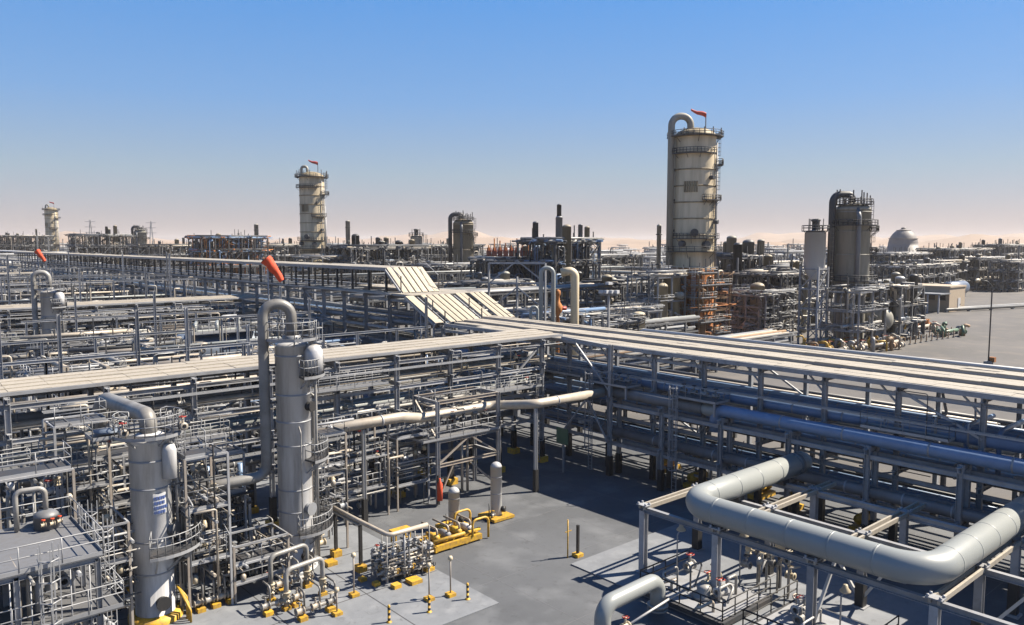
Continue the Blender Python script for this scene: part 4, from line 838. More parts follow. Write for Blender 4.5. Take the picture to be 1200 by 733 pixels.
def process_frame(label, x, y, wx, wy, h, seed, nl=3, near=True, dens=1.0, tall=(), mats=('pipe', 'clad_dull', 'pipe_dark', 'pipe_dark', 'steel', 'pipe_warm'), fm='steel', cat='process structure', vm=('clad', 'clad_dull', 'pipe_dark', 'drum_tan', 'blue_clad', 'drum'), name='process_structure'):
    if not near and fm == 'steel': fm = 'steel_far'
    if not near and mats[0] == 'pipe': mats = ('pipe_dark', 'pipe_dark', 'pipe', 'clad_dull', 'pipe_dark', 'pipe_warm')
    T = thing(name, label, cat, (x, y, 0)); rr = random.Random(seed)
    nx, ny = max(1, round(wx/5.5)), max(1, round(wy/5.5)); X = [x+wx*i/nx for i in range(nx+1)]; Y = [y+wy*i/ny for i in range(ny+1)]
    Z = [h*(k+1)/nl for k in range(nl)]; pw = .3 if near else .42
    if near:
        p0 = MB().ib((X[0], Y[0], 0), (X[0], Y[0], h+.2), pw, pw, (1, 0, 0)).build('post', fm, T)
        for i, a in enumerate(X):
            for j, b in enumerate(Y):
                if i+j: share(p0, 'post', T, (a-X[0], b-Y[0], 0))
    st = MB()
    if not near:
        for a in X:
            for b in Y: st.bar((a, b, 0), (a, b, h+.2), pw)
    for z in Z:
        for a in X:
            if near: MB().ib((a, Y[0], z), (a, Y[-1], z), .22, .32).build('beam', fm, T)
            else: st.bar((a, Y[0], z), (a, Y[-1], z), .3, .4)
        for b in Y:
            if near: MB().ib((X[0], b, z-.02), (X[-1], b, z-.02), .21, .3).build('beam', fm, T)
            else: st.bar((X[0], b, z), (X[-1], b, z), .3, .4)
    for i in range(nx+ny):
        k = rr.randrange(nl); za = Z[k]-h/nl; zb = Z[k]
        if rr.random() < .55:
            i_ = rr.randrange(nx); a, b = (X[i_], Y[0], za), (X[i_+1], Y[0], zb)
        else:
            i_ = rr.randrange(ny); a, b = (X[0], Y[i_], za), (X[0], Y[i_+1], zb)
        st.bar(a, b, .18 if near else .3)
    for z in (Z if near else Z[:-1]):        # decks with rails on part of each level
        i_ = rr.randrange(nx); a0, a1 = X[i_], X[min(nx, i_+rr.choice((1, 2)))]
        if near: rect_platform(T, a0, a1, Y[0]-.6, Y[-1], z+.3, r=.04)
        else:
            MB().box(((a0+a1)/2, (Y[0]+Y[-1])/2, z+.2), (a1-a0, wy*.6, .2)).build('platform', 'steel_far', T); rail_line(st, [(a0, Y[0]-.3, z+.2), (a1, Y[0]-.3, z+.2)], r=.07, step=2.5)
    if st.v: st.build('steelwork', fm, T, kind='stuff')
    pb = {}
    for i in range(int((nx*ny*nl*13+14)*dens)):
        m = rr.choice(mats); b = pb.setdefault(m, MB()); r_ = rr.choice((.06, .08, .1, .14, .2, .3)) if near else rr.choice((.1, .13, .17, .24, .34)); z = rr.choice([.5]+Z)+r_+.2+rr.choice((0, 0, .6)); u = rr.random()
        if u < .26: yy = rr.uniform(Y[0], Y[-1]); b.tube([(X[0]-rr.uniform(0, 3), yy, z), (X[-1]+rr.uniform(0, 3), yy, z)], r_, 7)
        elif u < .4: xx = rr.uniform(X[0], X[-1]); b.tube([(xx, Y[0]-rr.uniform(0, 2), z), (xx, Y[-1]+rr.uniform(0, 2), z)], r_, 7)
        else:
            xx, yy = rr.uniform(X[0]-.6, X[-1]+.6), rr.uniform(Y[0]-.6, Y[-1]); zz = min(h+.6, z+rr.uniform(.3, 1)*h/nl)
            b.tube([(xx, yy, max(0, z-h/nl)), (xx, yy, zz), (xx+rr.uniform(-3, 3), yy, zz), (xx+rr.uniform(-3, 3), yy, zz-1)], r_*.8, 7, .5)
    mb = pb.setdefault('steel_dark', MB())
    for i in range(nx*3):
        xx, yy = rr.uniform(X[0], X[-1]), rr.uniform(Y[0], Y[-1]); mb.bar((xx, yy, h), (xx, yy, h+rr.uniform(.8, 4.5)), .12 if near else .22)
    for m, b in pb.items(): b.build('pipework', m, T, kind='stuff')
    for i in range(int((nx*ny*nl)*.5*dens)+1):
        k = rr.randrange(nl); z0 = ([0]+Z)[k]+.1; xx, yy = rr.uniform(X[0]+.8, X[-1]-.8), rr.uniform(Y[0]+.5, Y[-1]-.5); r_ = rr.uniform(.5, 1.0)*min(1.2, h/nl/3)
        if rr.random() < .55: hh = rr.uniform(1.6, 2.8)*h/nl/3.2; MB().lathe([(r_*.9, z0), (r_, z0+.3), (r_, z0+hh)]+dome(r_, r_*.5, z0+hh, 3), (xx, yy, 0), 14).build('vessel', rr.choice(vm), T)
        else:
            l = rr.uniform(1.5, 2.6); MB().lathe([(.01, -l-.3), (r_*.7, -l), (r_*.7, l), (.01, l+.3)], (xx, yy, z0+r_), 12, rr.choice('xy')).build('exchanger', rr.choice(vm), T)
    if not near:
        for i in range(3+nx//2):
            r_ = rr.uniform(.5, 1.3); hh = h*rr.uniform(.95, 1.25); MB().lathe([(r_, 0), (r_, hh)]+dome(r_, r_*.6, hh, 3), (rr.uniform(X[0], X[-1]), rr.uniform(Y[0], Y[-1]), 0), 12).build('column', rr.choice(('drum', 'clad_dull', 'pipe_dark', 'drum_tan')), T)
    for dx, dy, r_, zz, m in tall:
        MB().lathe([(r_, 0), (r_, zz-r_*.6)]+dome(r_, r_*.6, zz-r_*.6, 4), (x+dx, y+dy, 0), 18).build('column', m, T)
    if near: ladder(T, X[0]-.4, Y[0]+1, .3, h, pi)
    return T
# frames behind the near rack
process_frame('dense steel process structure in shade between rack rows at far left', 24, 78, 12, 8, 8.5, 101)
process_frame('steel process structure beside the high rack behind the near roof', 42, 92, 12, 9, 8, 102, mats=('pipe', 'pipe_blue', 'clad_dull'))
process_frame('dense process structure just behind the near rack at the left edge', 10, 74, 10, 7, 7, 103)
process_frame('process structure with pipes left of the big shaded drum', 24, 100, 11, 9, 8, 104)
process_frame('low process structure near the far left column foot', 14, 100, 8, 8, 6, 105, 2)
low_pipes('lit low pipe bank on open ground behind the left end of the roof', 14, 30, 90, 95, 12, 27, 3)
low_pipes('low pipe bank in front of the second rack row', 24, 40, 118, 124, 12, 28, 5)
for i, (x_, y_, s) in enumerate(((30, 146, 106), (42, 150, 107), (24, 152, 108), (44, 170, 109), (32, 180, 110), (46, 222, 111), (36, 250, 112), (48, 290, 113))):
    process_frame(('process structure behind the second rack row, centre', 'process structure behind the second rack row beside the high rack', 'process structure behind the second rack row at left edge', 'process structure before the third rack row near the high rack', 'process structure before the third rack row toward the left', 'small far process structure beyond the third rack row', 'small far process structure at left beyond the fourth row', 'farthest small process structure left of the high rack')[i], x_, y_, 11, 10, 8+(i % 3), s, near=i < 3)

for i, (x_, y_, wx, wy, h, s, lab) in enumerate(((14, 84, 8, 7, 9, 114, 'narrow process structure at the far left edge behind the roof'), (35, 80, 9, 8, 9.5, 115, 'process structure behind the loop of the tall near column'), (20, 112, 12, 9, 8.5, 116, 'process structure just right of the far left column'), (46, 104, 9, 8, 10, 117, 'process structure between the shaded drum and the high rack'), (22, 136, 14, 8, 10, 118, 'process structure right behind the second rack row roof, left part'), (40, 137, 14, 8, 10, 119, 'process structure right behind the second rack row roof, right part'))):
    process_frame(lab, x_, y_, wx, wy, h, s)

def portal_row(label, x0, x1, y, h, seed, step=5.2):
    T = thing('portal_row', label, 'steel frame', (x0, y, 0)); rr = random.Random(seed); x = x0; xs_ = []
    while x <= x1: xs_.append(x); x += step*rr.choice((.8, 1, 1.15))
    for x in xs_: MB().ib((x, y, 0), (x, y, h*rr.choice((1, 1, 1.15, 1.3))), .26, .26, (1, 0, 0)).build('post', 'steel', T)
    for z in (h, h*.72, h*.45):
        if z == h or rr.random() < .7: MB().ib((xs_[0]-.6, y, z), (xs_[-1]+.6, y, z), .2, .26).build('beam', 'steel', T)
    for i in range(len(xs_)-1):
        if rr.random() < .35: MB().bar((xs_[i], y, h*.45), (xs_[i+1], y, h*.72), .13).build('brace', 'steel', T)
        for k in range(6):
            px_ = rr.uniform(xs_[i], xs_[i+1]); z1 = h*rr.uniform(.5, 1.05); MB().tube([(px_, y+.4, rr.uniform(0, 2)), (px_, y+.4, z1), (px_+rr.uniform(-2, 2), y+.4, z1)], rr.choice((.06, .09, .14)), 6, .2, n=3).build('pipe', rr.choice(('pipe', 'galv', 'pipe_dark', 'pipe_warm')), T)
    MB().tube([(xs_[0]-1, y-.35, h*.72+.3), (xs_[-1]+1, y-.35, h*.72+.3)], .2, 8).build('pipe', rr.choice(('pipe_white', 'pipe_warm')), T)
    if rr.random() < .8:
        d = MB().box(((xs_[0]+xs_[-1])/2, y+.8, h*.45+.2), (xs_[-1]-xs_[0], 1.4, .1)).build('platform', 'grating', T); m = MB(); rail_line(m, [(xs_[0], y+.15, h*.45+.25), (xs_[-1], y+.15, h*.45+.25)], r=.04, step=1.8); m.build('handrail', 'galv', d)
    return T
for lab, a in (('goal post row of steel portals behind the near roof at the left edge', (10, 30, 72.5, 12.5, 1)), ('goal post row of steel portals behind the near roof left of the looped pipe', (32, 54, 77.5, 12, 2)), ('slender steel portals in front of the shaded drum', (30, 52, 100.5, 12.5, 3)),
    ('slender steel portals left of the shaded drum', (13, 34, 96.5, 11.5, 4)), ('slender steel portals just before the second rack row', (20, 54, 122, 11.5, 5)), ('tall slender portals behind the second rack row', (22, 54, 147, 15.5, 6)), ('tall slender portals halfway to the third rack row', (24, 54, 168, 15.5, 7)), ('tall slender portals just before the third rack row', (28, 55, 192, 15, 8)), ('faint tall portals behind the third rack row', (32, 55, 232, 15.5, 9))): portal_row(lab, *a)
def atd(px, d):                             # plan position at distance d along the view, in the direction of column px
    a = (px-600)/930*d; return (math.cos(HEAD)*d+math.sin(HEAD)*a, math.sin(HEAD)*d-math.cos(HEAD)*a)
RV = Vector((math.sin(HEAD), -math.cos(HEAD), 0)); FV = Vector((math.cos(HEAD), math.sin(HEAD), 0))
# ================================================================ BIG CREAM TOWERS
def big_tower(label, px, d, s=1.0, flag=True, side=False):
    x, y = atd(px, d); T = thing('tower', label, 'tower', (x, y, 0)); c = Vector((x, y, 0)); r = (4.85 if side else 4.6)*s; seg = 40
    if side:
        MB().lathe([(r*1.02, 0), (r*1.02, 16.5*s), (r, 17.5*s)], c, seg).build('skirt', 'rust', T); z0 = 17.5
    else:
        MB().lathe([(3.9*s, 0), (3.9*s, 16*s), (r, 20.5*s)], c, seg).build('skirt', 'cream_dirty', T); z0 = 20.5
    zz = [z0+(47.5-z0)/8*k for k in range(9)]
    for k in range(8): MB().lathe([(r-.02*(k % 2), zz[k]*s), (r-.02*(k % 2), zz[k+1]*s)], c, seg).build('shell_course', 'cream', T)
    MB().lathe([(r, zz[-1]*s)]+dome(r, 2.2*s, zz[-1]*s), c, seg).build('head', 'cream_dirty', T)
    for k in range(9): MB().lathe([(r, zz[k]*s-.14), (r+.16, zz[k]*s-.13), (r+.16, zz[k]*s+.13), (r, zz[k]*s+.14)], c, seg).build('stiffener_ring', 'cream_dirty', T)
    a0 = math.degrees(math.atan2(-FV.y, -FV.x))   # towards the camera
    for z, w_, b0, b1 in ((47.6, 1.6, -30, 330), (43.6, 1.2, -70, 40), (41.2, 1.7, 60, 120), (33.0, 1.4, 10, 75), (24.2, 1.3, -60, 60), (21.2, 1.8, -100, 110)):
        ring_platform(T, x, y, r, w_*s, z*s, R(a0+b0), R(a0+b1), 'steel_dark', 'steel_dark', 14, .06)
    for k in range(16):
        q = 2*pi*k/16+.2; p = c+Vector((math.cos(q), math.sin(q), 0))*(r+1.0*s); h = rnd.uniform(.8, 2.6); MB().bar(p+Vector((0, 0, 47.6*s)), p+Vector((0, 0, (47.6+h)*s)), .16).build('mast', 'steel_dark', T)
    L = -RV*(r+.9*s)-FV*1.2*s; t0 = c+RV*(-1.3*s)-FV*1.0*s
    MB().tube([t0+Vector((0, 0, 48*s)), t0+Vector((0, 0, 52.2*s)), c+L+Vector((0, 0, 52.2*s)), c+L+Vector((0, 0, 18*s))] if side else [t0+Vector((0, 0, 48*s)), t0+Vector((0, 0, 51.5*s)), t0-RV*2.2*s+Vector((0, 0, 51.5*s)), t0-RV*2.2*s+Vector((0, 0, 47*s))], .8*s if side else .5*s, 16, 2.4*s if side else 1.0*s, n=8).build('overhead_pipe', 'drum', T)
    for z in ((26, 33, 40) if side else ()): MB().bar(c+L+Vector((0, 0, z*s)), c+Vector((0, 0, z*s))+L*.8, .5).build('pipe_guide', 'steel_dark', T)
    for z0, z1, an in ((24.2, 33, 40), (33, 41, 60), (41, 47.5, 90)):
        q = R(a0+an); ladder(T, x+(r+.4)*math.cos(q), y+(r+.4)*math.sin(q), z0*s, z1*s, q, True, 'steel_dark')
    for i in range(6):
        q = R(a0-38+i*6.5); p = c+Vector((math.cos(q), math.sin(q), 0))*(r+.06); MB().bar(p+Vector((0, 0, 34.7*s)), p+Vector((0, 0, 37.2*s)), .35, .25).build('rib', 'cream_dirty', T)
    for an, z, rr_ in ((-10, 25.5, .9), (20, 22.8, .8), (-40, 23, .7), (35, 38, .5), (55, 28, .5)):
        q = R(a0+an); e = Vector((math.cos(q), math.sin(q), 0)); MB().tube([c+e*(r-.3)+Vector((0, 0, z*s)), c+e*(r+1.1)+Vector((0, 0, z*s))], rr_*s, 14).build('nozzle', 'steel_dark', T)
    for i in range(5):
        q = R(a0+60+i*9); e = Vector((math.cos(q), math.sin(q), 0))*(r+.35); MB().tube([c+e+Vector((0, 0, 17*s)), c+e+Vector((0, 0, (46-3*i)*s))], .16, 6).build('small_pipe', 'steel', T)
    if flag:
        p = c+RV*2.4*s; MB().bar(p+Vector((0, 0, 48*s)), p+Vector((0, 0, 52.8*s)), .16).build('flag_mast', 'steel_dark', T)
        q = p+Vector((0, 0, 52.6*s)); e = -RV*.92+Vector((0, 0, .3))
        vs = []
        for i in range(6):
            o = q+e*(.75*i*s)+Vector((0, 0, .12*math.sin(i*1.5)))
            for j in range(8): vs.append(o+(FV*math.cos(j*pi/4)+Vector((0, 0, 1))*math.sin(j*pi/4))*(.62-.07*i)*s)
        MB().add(vs, [(i*8+j, i*8+(j+1) % 8, i*8+8+(j+1) % 8, i*8+8+j) for i in range(5) for j in range(8)], True).build('wind_sock', 'red', T)
    return T
big_tower('tallest cream banded tower with looping grey pipe and red sock on top', 812, 177, .95, side=True)
big_tower('second cream banded tower behind the orange wind sock, red flag on top', 367, 284, .95)
big_tower('hazy cream tower on the horizon at far left', 62, 620)
def drum_tower(label, px, d, m='drum', r=3.7):
    x, y = atd(px, d); T = thing('drum_tower', label, 'tower', (x, y, 0)); c = Vector((x, y, 0)); V = lambda z: Vector((0, 0, z)); a0 = math.degrees(math.atan2(-FV.y, -FV.x))
    MB().lathe([(r-.6, 0), (r-.6, 11), (r, 12.5), (r, 29)]+dome(r, 1.7, 29), c, 36).build('shell', m, T)
    for z in (15, 19.5, 24.5, 28.6): MB().lathe([(r, z-.1), (r+.1, z-.09), (r+.1, z+.09), (r, z+.1)], c, 36).build('band', m, T)
    for z, w_, b0, b1 in ((30.3, 1.3, -20, 340), (25.8, 1.4, -80, 60), (24.6, 1.6, 40, 110), (20, 1.4, 50, 110), (14, 1.6, -90, 90)): ring_platform(T, x, y, r if z < 30 else r-1, w_, z, R(a0+b0), R(a0+b1), 'steel_dark', 'steel_dark', 12, .07)
    L = -RV*(r+1)-FV*.6; t0 = c-RV*.2
    MB().tube([t0+V(30), t0+V(32.4), c+L+V(32.4), c+L+V(10)], .75, 14, 1.8, n=7).build('overhead_pipe', 'steel_dark', T)
    MB().tube([c-FV*(r+.4)-RV*.4+V(3), c-FV*(r+.4)-RV*.4+V(27.6), c-FV*(r-.6)-RV*.4+V(29.3)], .5, 12, .8).build('riser', 'clad_dull', T)
    for i in range(14):
        q = R(25.7*i); p = c+Vector((math.cos(q), math.sin(q), 0))*(r-.3-1.3*(i % 2)); MB().bar(p+V(30.3), p+V(30.3+rnd.uniform(1, 3.4)), .2).build('mast', 'steel_dark', T)
    for i in range(3): MB().lathe([(.35, 30.3), (.35, 31.6), (.6, 31.7), (.6, 32), (.1, 32.2)], (x-1.4+1.3*i, y+.6*i, 0), 10).build('relief_valve', 'steel_dark', T)
    for z0, z1, an in ((14, 20, 70), (20, 25, 80), (25, 30, 95)):
        q = R(a0+an); ladder(T, x+(r+.3)*math.cos(q), y+(r+.3)*math.sin(q), z0, z1, q, True, 'steel_dark')
    return T
drum_tower('squat olive grey drum tower with cluttered top right of the tallest tower', 998, 172)
drum_tower('tan drum tower with bent pipe standing left of the red coolers', 543, 289, 'drum_tan')
drum_tower('small hazy drum tower on the left skyline', 165, 505)
def silo(label, px, d, z0=16.6, z1=24.0, r=2.1):
    x, y = atd(px, d); T = thing('elevated_silo', label, 'silo', (x, y, 0)); c = Vector((x, y, 0))
    MB().lathe([(.8, z0-2.2), (r, z0), (r, z1)]+dome(r, .7, z1), c, 30).build('shell', 'silo', T)
    MB().lathe([(.75, z1+.4), (.75, z1+2.4), (.95, z1+2.5), (.95, z1+2.9), (.1, z1+3)], c, 16).build('stack', 'steel_dark', T)
    ring_platform(T, x, y, r-.6, 1.2, z1+.5, 0, 6.2, 'steel_dark', 'steel_dark', 12, .07)
    L = [(x+i*r*.95, y+j*r*.95) for i, j in ((-1, -1), (1, -1), (1, 1), (-1, 1))]
    for q in L: MB().bar((*q, 0), (*q, z0+.5), .35).build('leg', 'steel', T)
    for k in range(4):
        for i in range(4):
            a, b = L[i], L[(i+1) % 4]; z = z0*k/4; MB().bar((*a, z+z0/4), (*b, z+z0/4), .22).build('beam', 'steel', T); MB().bar((*a, z), (*b, z+z0/4), .16).build('brace', 'steel', T)
    ladder(T, L[1][0]+.4, L[1][1], .2, z1, R(-41), True, 'steel_dark')
    for k in range(5): MB().bar((x+1.5*math.cos(k*1.3), y+1.5*math.sin(k*1.3), z1+.5), (x+1.5*math.cos(k*1.3), y+1.5*math.sin(k*1.3), z1+3), .12).build('mast', 'steel_dark', T)
silo('white elevated silo on lattice legs left of the olive drum tower', 955, 165)
silo('slim white elevated silo left of the tan drum tower', 488, 283)
# ================================================================ UNITS AROUND THE TOWERS
def pf(label, px, d, wx, wy, h, seed, **k):
    x, y = atd(px, d); return process_frame(label, x-wx/2, y-wy/2, wx, wy, h, seed, **k)
RU = ('rust', 'rust', 'pipe_warm', 'pipe_brown')
pf('rust red scaffold structure wrapped round the foot of the tallest tower', 818, 171, 11, 9, 15.5, 201, nl=6, mats=RU, fm='pipe_brown', vm=('rust', 'pipe_brown'), dens=.35)
pf('grey steel structure with white pipes left of the tallest tower foot', 770, 166, 9, 8, 15, 202, nl=3, dens=1.4, tall=((2, 1, 1.6, 14, 'drum_tan'), (7, 2, 1.8, 15.5, 'cream_dirty')))
pf('open steel structure with many pipes right of the tallest tower foot', 893, 184, 12, 10, 10, 203, nl=4, dens=1.3, tall=((3, 4, 1.6, 13, 'drum_tan'),))
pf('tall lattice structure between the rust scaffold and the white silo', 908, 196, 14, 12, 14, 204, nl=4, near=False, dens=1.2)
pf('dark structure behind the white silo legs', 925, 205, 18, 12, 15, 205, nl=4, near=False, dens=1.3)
pf('structure around the foot of the olive drum tower', 1003, 166, 12, 8, 12, 206, nl=3, dens=1.2)
pf('structure with pale upright vessel right of the olive drum tower', 1045, 182, 12, 10, 12, 207, nl=3, near=False, tall=((4, 2, 1.1, 14.6, 'silo'),))
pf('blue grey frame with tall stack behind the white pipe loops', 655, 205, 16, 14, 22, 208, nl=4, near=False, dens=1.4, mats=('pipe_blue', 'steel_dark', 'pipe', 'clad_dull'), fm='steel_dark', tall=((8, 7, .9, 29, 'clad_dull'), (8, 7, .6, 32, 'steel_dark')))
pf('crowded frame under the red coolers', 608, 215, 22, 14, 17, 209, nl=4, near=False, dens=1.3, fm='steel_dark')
pf('mid distance structure left of the tallest tower frame', 718, 190, 18, 12, 12, 210, nl=3, near=False, dens=1.3)
pf('low dark structure beyond the roof junction with white tanks', 700, 140, 14, 9, 8, 211, nl=3, dens=1.1, mats=('pipe', 'clad_dull', 'steel_dark'))
pf('dark structure right behind the sloping covers', 648, 128, 14, 9, 10, 212, nl=3, dens=1.1, mats=('pipe', 'clad_dull', 'steel_dark', 'pipe_blue'))
pf('structure behind the cream vessel left of the tallest tower', 738, 150, 9, 8, 9, 213, nl=3)
pf('structure beyond the high rack near the second cream tower foot', 385, 262, 18, 12, 17, 214, nl=4, near=False, mats=('pipe_warm', 'drum_tan', 'pipe', 'steel'), tall=((3, 3, 2.2, 17, 'cream_dirty'),))
pf('structure beyond the high rack left of the slim white silo', 445, 270, 30, 14, 20, 215, nl=4, near=False, dens=1.2, tall=((4, 4, 1.3, 25, 'steel_dark'), (22, 6, 1.2, 23, 'steel_dark')))
pf('structure below the tan drum tower', 530, 262, 22, 14, 14, 216, nl=4, near=False, dens=1.2)
pf('structure beyond the sloping covers left of the red coolers', 575, 190, 16, 12, 12, 217, nl=3, near=False, dens=1.2)
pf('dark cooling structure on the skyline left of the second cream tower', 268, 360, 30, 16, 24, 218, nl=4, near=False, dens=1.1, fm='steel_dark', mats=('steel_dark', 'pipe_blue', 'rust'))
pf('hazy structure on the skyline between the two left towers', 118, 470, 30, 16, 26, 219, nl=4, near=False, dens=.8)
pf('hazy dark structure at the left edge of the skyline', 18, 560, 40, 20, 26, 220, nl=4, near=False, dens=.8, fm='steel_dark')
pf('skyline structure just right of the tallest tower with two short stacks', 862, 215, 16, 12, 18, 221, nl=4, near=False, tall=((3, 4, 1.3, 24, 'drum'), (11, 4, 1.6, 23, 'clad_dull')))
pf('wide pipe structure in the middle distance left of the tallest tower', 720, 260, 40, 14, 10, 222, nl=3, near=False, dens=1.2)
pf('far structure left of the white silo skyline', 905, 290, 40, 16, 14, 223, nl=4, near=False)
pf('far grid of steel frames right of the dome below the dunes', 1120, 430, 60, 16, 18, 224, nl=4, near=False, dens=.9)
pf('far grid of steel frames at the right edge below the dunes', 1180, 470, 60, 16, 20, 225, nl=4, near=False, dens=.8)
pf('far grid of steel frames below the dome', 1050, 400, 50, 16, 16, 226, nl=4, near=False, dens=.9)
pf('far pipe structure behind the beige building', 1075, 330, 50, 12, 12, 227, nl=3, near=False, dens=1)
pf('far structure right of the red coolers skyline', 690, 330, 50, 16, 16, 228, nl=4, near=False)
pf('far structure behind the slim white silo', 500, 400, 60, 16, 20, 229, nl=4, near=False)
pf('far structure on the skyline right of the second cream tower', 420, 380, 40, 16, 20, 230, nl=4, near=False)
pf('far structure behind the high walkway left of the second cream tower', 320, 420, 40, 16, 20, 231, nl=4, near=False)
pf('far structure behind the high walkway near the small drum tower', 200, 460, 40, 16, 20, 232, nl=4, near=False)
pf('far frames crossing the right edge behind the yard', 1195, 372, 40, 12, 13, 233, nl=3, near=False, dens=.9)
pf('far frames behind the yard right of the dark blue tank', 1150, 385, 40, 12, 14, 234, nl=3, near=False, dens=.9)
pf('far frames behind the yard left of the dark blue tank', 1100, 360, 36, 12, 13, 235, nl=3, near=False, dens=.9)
# red air coolers
x, y = atd(600, 214); T = thing('air_cooler_bank', 'row of red air coolers on top of the frame left of centre', 'air coolers', (x, y, 0))
for i in range(9):
    c_ = Vector((x, y, 0))+RV*(-6.2+i*1.5); MB().bar(c_-FV*3+Vector((0, 0, 19.2)), c_+FV*3+Vector((0, 0, 19.2)), 1.25, 1.5).build('cooler_box', 'cooler_red', T); MB().lathe([(.5, 19.9), (.55, 20), (.45, 20.7), (.5, 20.8)], c_-FV*1.5, 12).build('fan_ring', 'cooler_red', T)
    MB().bar(c_-FV*2.6+Vector((0, 0, 20)), c_-FV*2.6+Vector((0, 0, 21.4+(i*7 % 4)*.6)), .22).build('vent_pipe', 'rust', T)
for i in range(5): c_ = Vector((x, y, 0))+RV*(-6.2+i*3); MB().bar(c_-FV*3, c_-FV*3+Vector((0, 0, 18.5)), .4).build('leg', 'steel_dark', T)
# white pipe loops behind the junction
for lab, px, d, h, r_, w_ in (('tall white inverted U pipe just right of the sloping covers', 634, 108, 18.6, .3, 1.7), ('thick cream pipe with bent top right of the white U pipe', 674, 112, 18.2, .6, -2.0), ('small white inverted U pipe beside the sloping covers', 622, 104, 13.6, .2, .9)):
    x, y = atd(px, d); c = Vector((x, y, 0)); T = thing('pipe_loop', lab, 'pipe', (x, y, 0)); e = RV*w_
    MB().tube([c, c+Vector((0, 0, h)), c+e+Vector((0, 0, h)), c+e+Vector((0, 0, 2 if w_ > 0 else h-2))] if w_ > 0 else [c, c+Vector((0, 0, h)), c+e+Vector((0, 0, h-.4))], r_, 14, 1.2, n=7).build('pipe', 'pipe_white' if w_ > 0 else 'cream', T); MB().box((x, y, .2), (1.8, 1.8, .4)).build('footing', 'concrete', T)
# A-frame truss by the ramp
x, y = atd(606, 118); T = thing('steel_truss', 'open steel bay with inverted V braces behind the sloping covers', 'steel frame', (x, y, 0)); c = Vector((x, y, 0)); V = lambda z: Vector((0, 0, z))
for q in (-4.2, 0, 4.2): MB().bar(c+RV*q, c+RV*q+V(19 if q else 17), .26).build('post', 'steel', T)
for z in (12, 16, 19): MB().bar(c-RV*4.2+V(z), c+RV*4.2+V(z), .26).build('beam', 'steel', T)
for z in (12, 16):
    for q in (-4.2, 4.2): MB().bar(c+RV*q+V(z), c+V(z+3.4), .2).build('brace', 'steel', T)
x, y = atd(654, 116); T = thing('relief_valve', 'rust red relief valve assembly at the foot of the white loops', 'valve', (x, y, 0))
MB().lathe([(.25, 0), (.25, 11.5), (.7, 12), (.7, 12.8), (.35, 13.3), (.25, 14.2), (.4, 14.4), (.4, 15), (.1, 15.2)], (x, y, 0), 16).build('body', 'rust', T); MB().tube([(x, y, 12.4), (x+1.0, y-.8, 12.4)], .3, 10).build('nozzle', 'red', T)
# cream vessel and white stack posts
for lab, px, d, r_, h, m in (('plain cream upright vessel left of the tallest tower frame', 750, 142, 1.15, 9.6, 'cream'), ('slender dark stack left of the tallest tower top', 772, 215, .6, 27, 'drum'), ('slender dark stack on the left skyline', 301, 420, 1.1, 32, 'drum'), ('slender dark stack right of the second cream tower', 408, 390, 1.1, 33, 'drum')):
    x, y = atd(px, d); T = thing('upright_vessel', lab, 'vessel' if r_ > 1.12 else 'stack', (x, y, 0)); MB().lathe([(r_, 0), (r_, h-.5)]+dome(r_, .6, h-.5), (x, y, 0), 20).build('shell', m, T)
    for z in (h*.3, h*.6, h*.9): MB().lathe([(r_, z-.15), (r_+.25, z-.1), (r_+.25, z+.1), (r_, z+.15)], (x, y, 0), 20).build('band', 'steel_dark', T)
# floodlight mast with lit-looking white heads
x, y = atd(714, 122); T = thing('light_mast', 'light mast with a row of white lamp heads behind the roof centre', 'lamp', (x, y, 0)); c = Vector((x, y, 0))
MB().bar(c, c+V(14.5), .3).build('mast', 'steel', T); MB().bar(c-RV*1.4+V(14), c+RV*1.4+V(14), .2).build('cross_arm', 'steel', T)
for i in range(4): p = c+RV*(-1.2+.8*i)-FV*.3+V(14.5); MB().box(p, (.6, .6, .5)).build('lamp_head', 'plate', T)
p = c+V(15.8); MB().box(p, (.9, .7, .4)).build('lamp_head', 'plate', T)
# brown pipes in front of the towers
x, y = atd(905, 160)
for i, lab in enumerate(('front thick cream brown pipe lying before the tallest tower', 'rear thick cream brown pipe lying before the tallest tower')):
    T = thing('pipe', lab, 'pipe', (x, y+i*5, 0)); MB().tube([(x-17, y+2+i*5, 2.6), (x+11, y+2+i*5, 2.6), (x+11, y+2+i*5, .3)], .95-.2*i, 16, 1.5).build('pipe', 'pipe_warm' if not i else 'pipe_brown', T)
    for q in (-14, -6, 2, 9): MB().box((x+q, y+2+i*5, .9), (.8, 1.8, 1.8)).build('support', 'pipe_brown', T)
# vessel and lines below the olive drum
x, y = atd(1012, 178); T = thing('horizontal_vessel', 'pale green grey horizontal vessel below the olive drum tower', 'vessel', (x, y, 0))
MB().lathe([(.01, -7)]+[(2.4*math.cos(k*pi/10), -5.4-1.6*math.sin(k*pi/10)) for k in (4, 3, 2, 1, 0)]+[(2.4, 5.4)]+[(2.4*math.cos(k*pi/10), 5.4+1.6*math.sin(k*pi/10)) for k in (1, 2, 3, 4)]+[(.01, 7)], (x, y, 5.2), 28, 'y').build('shell', 'drum', T)
for q in (-4, 4): MB().box((x, y+q, 1.5), (4, .8, 3)).build('saddle', 'concrete', T)
for q, h in ((-3, 9), (0, 10.5), (3, 9.4)): MB().tube([(x, y+q, 7.8), (x, y+q, h), (x-3, y+q-1, h), (x-3, y+q-1, .4)], .3, 10, 1.0).build('pipe', 'pipe_warm', T)
rr = random.Random(44)
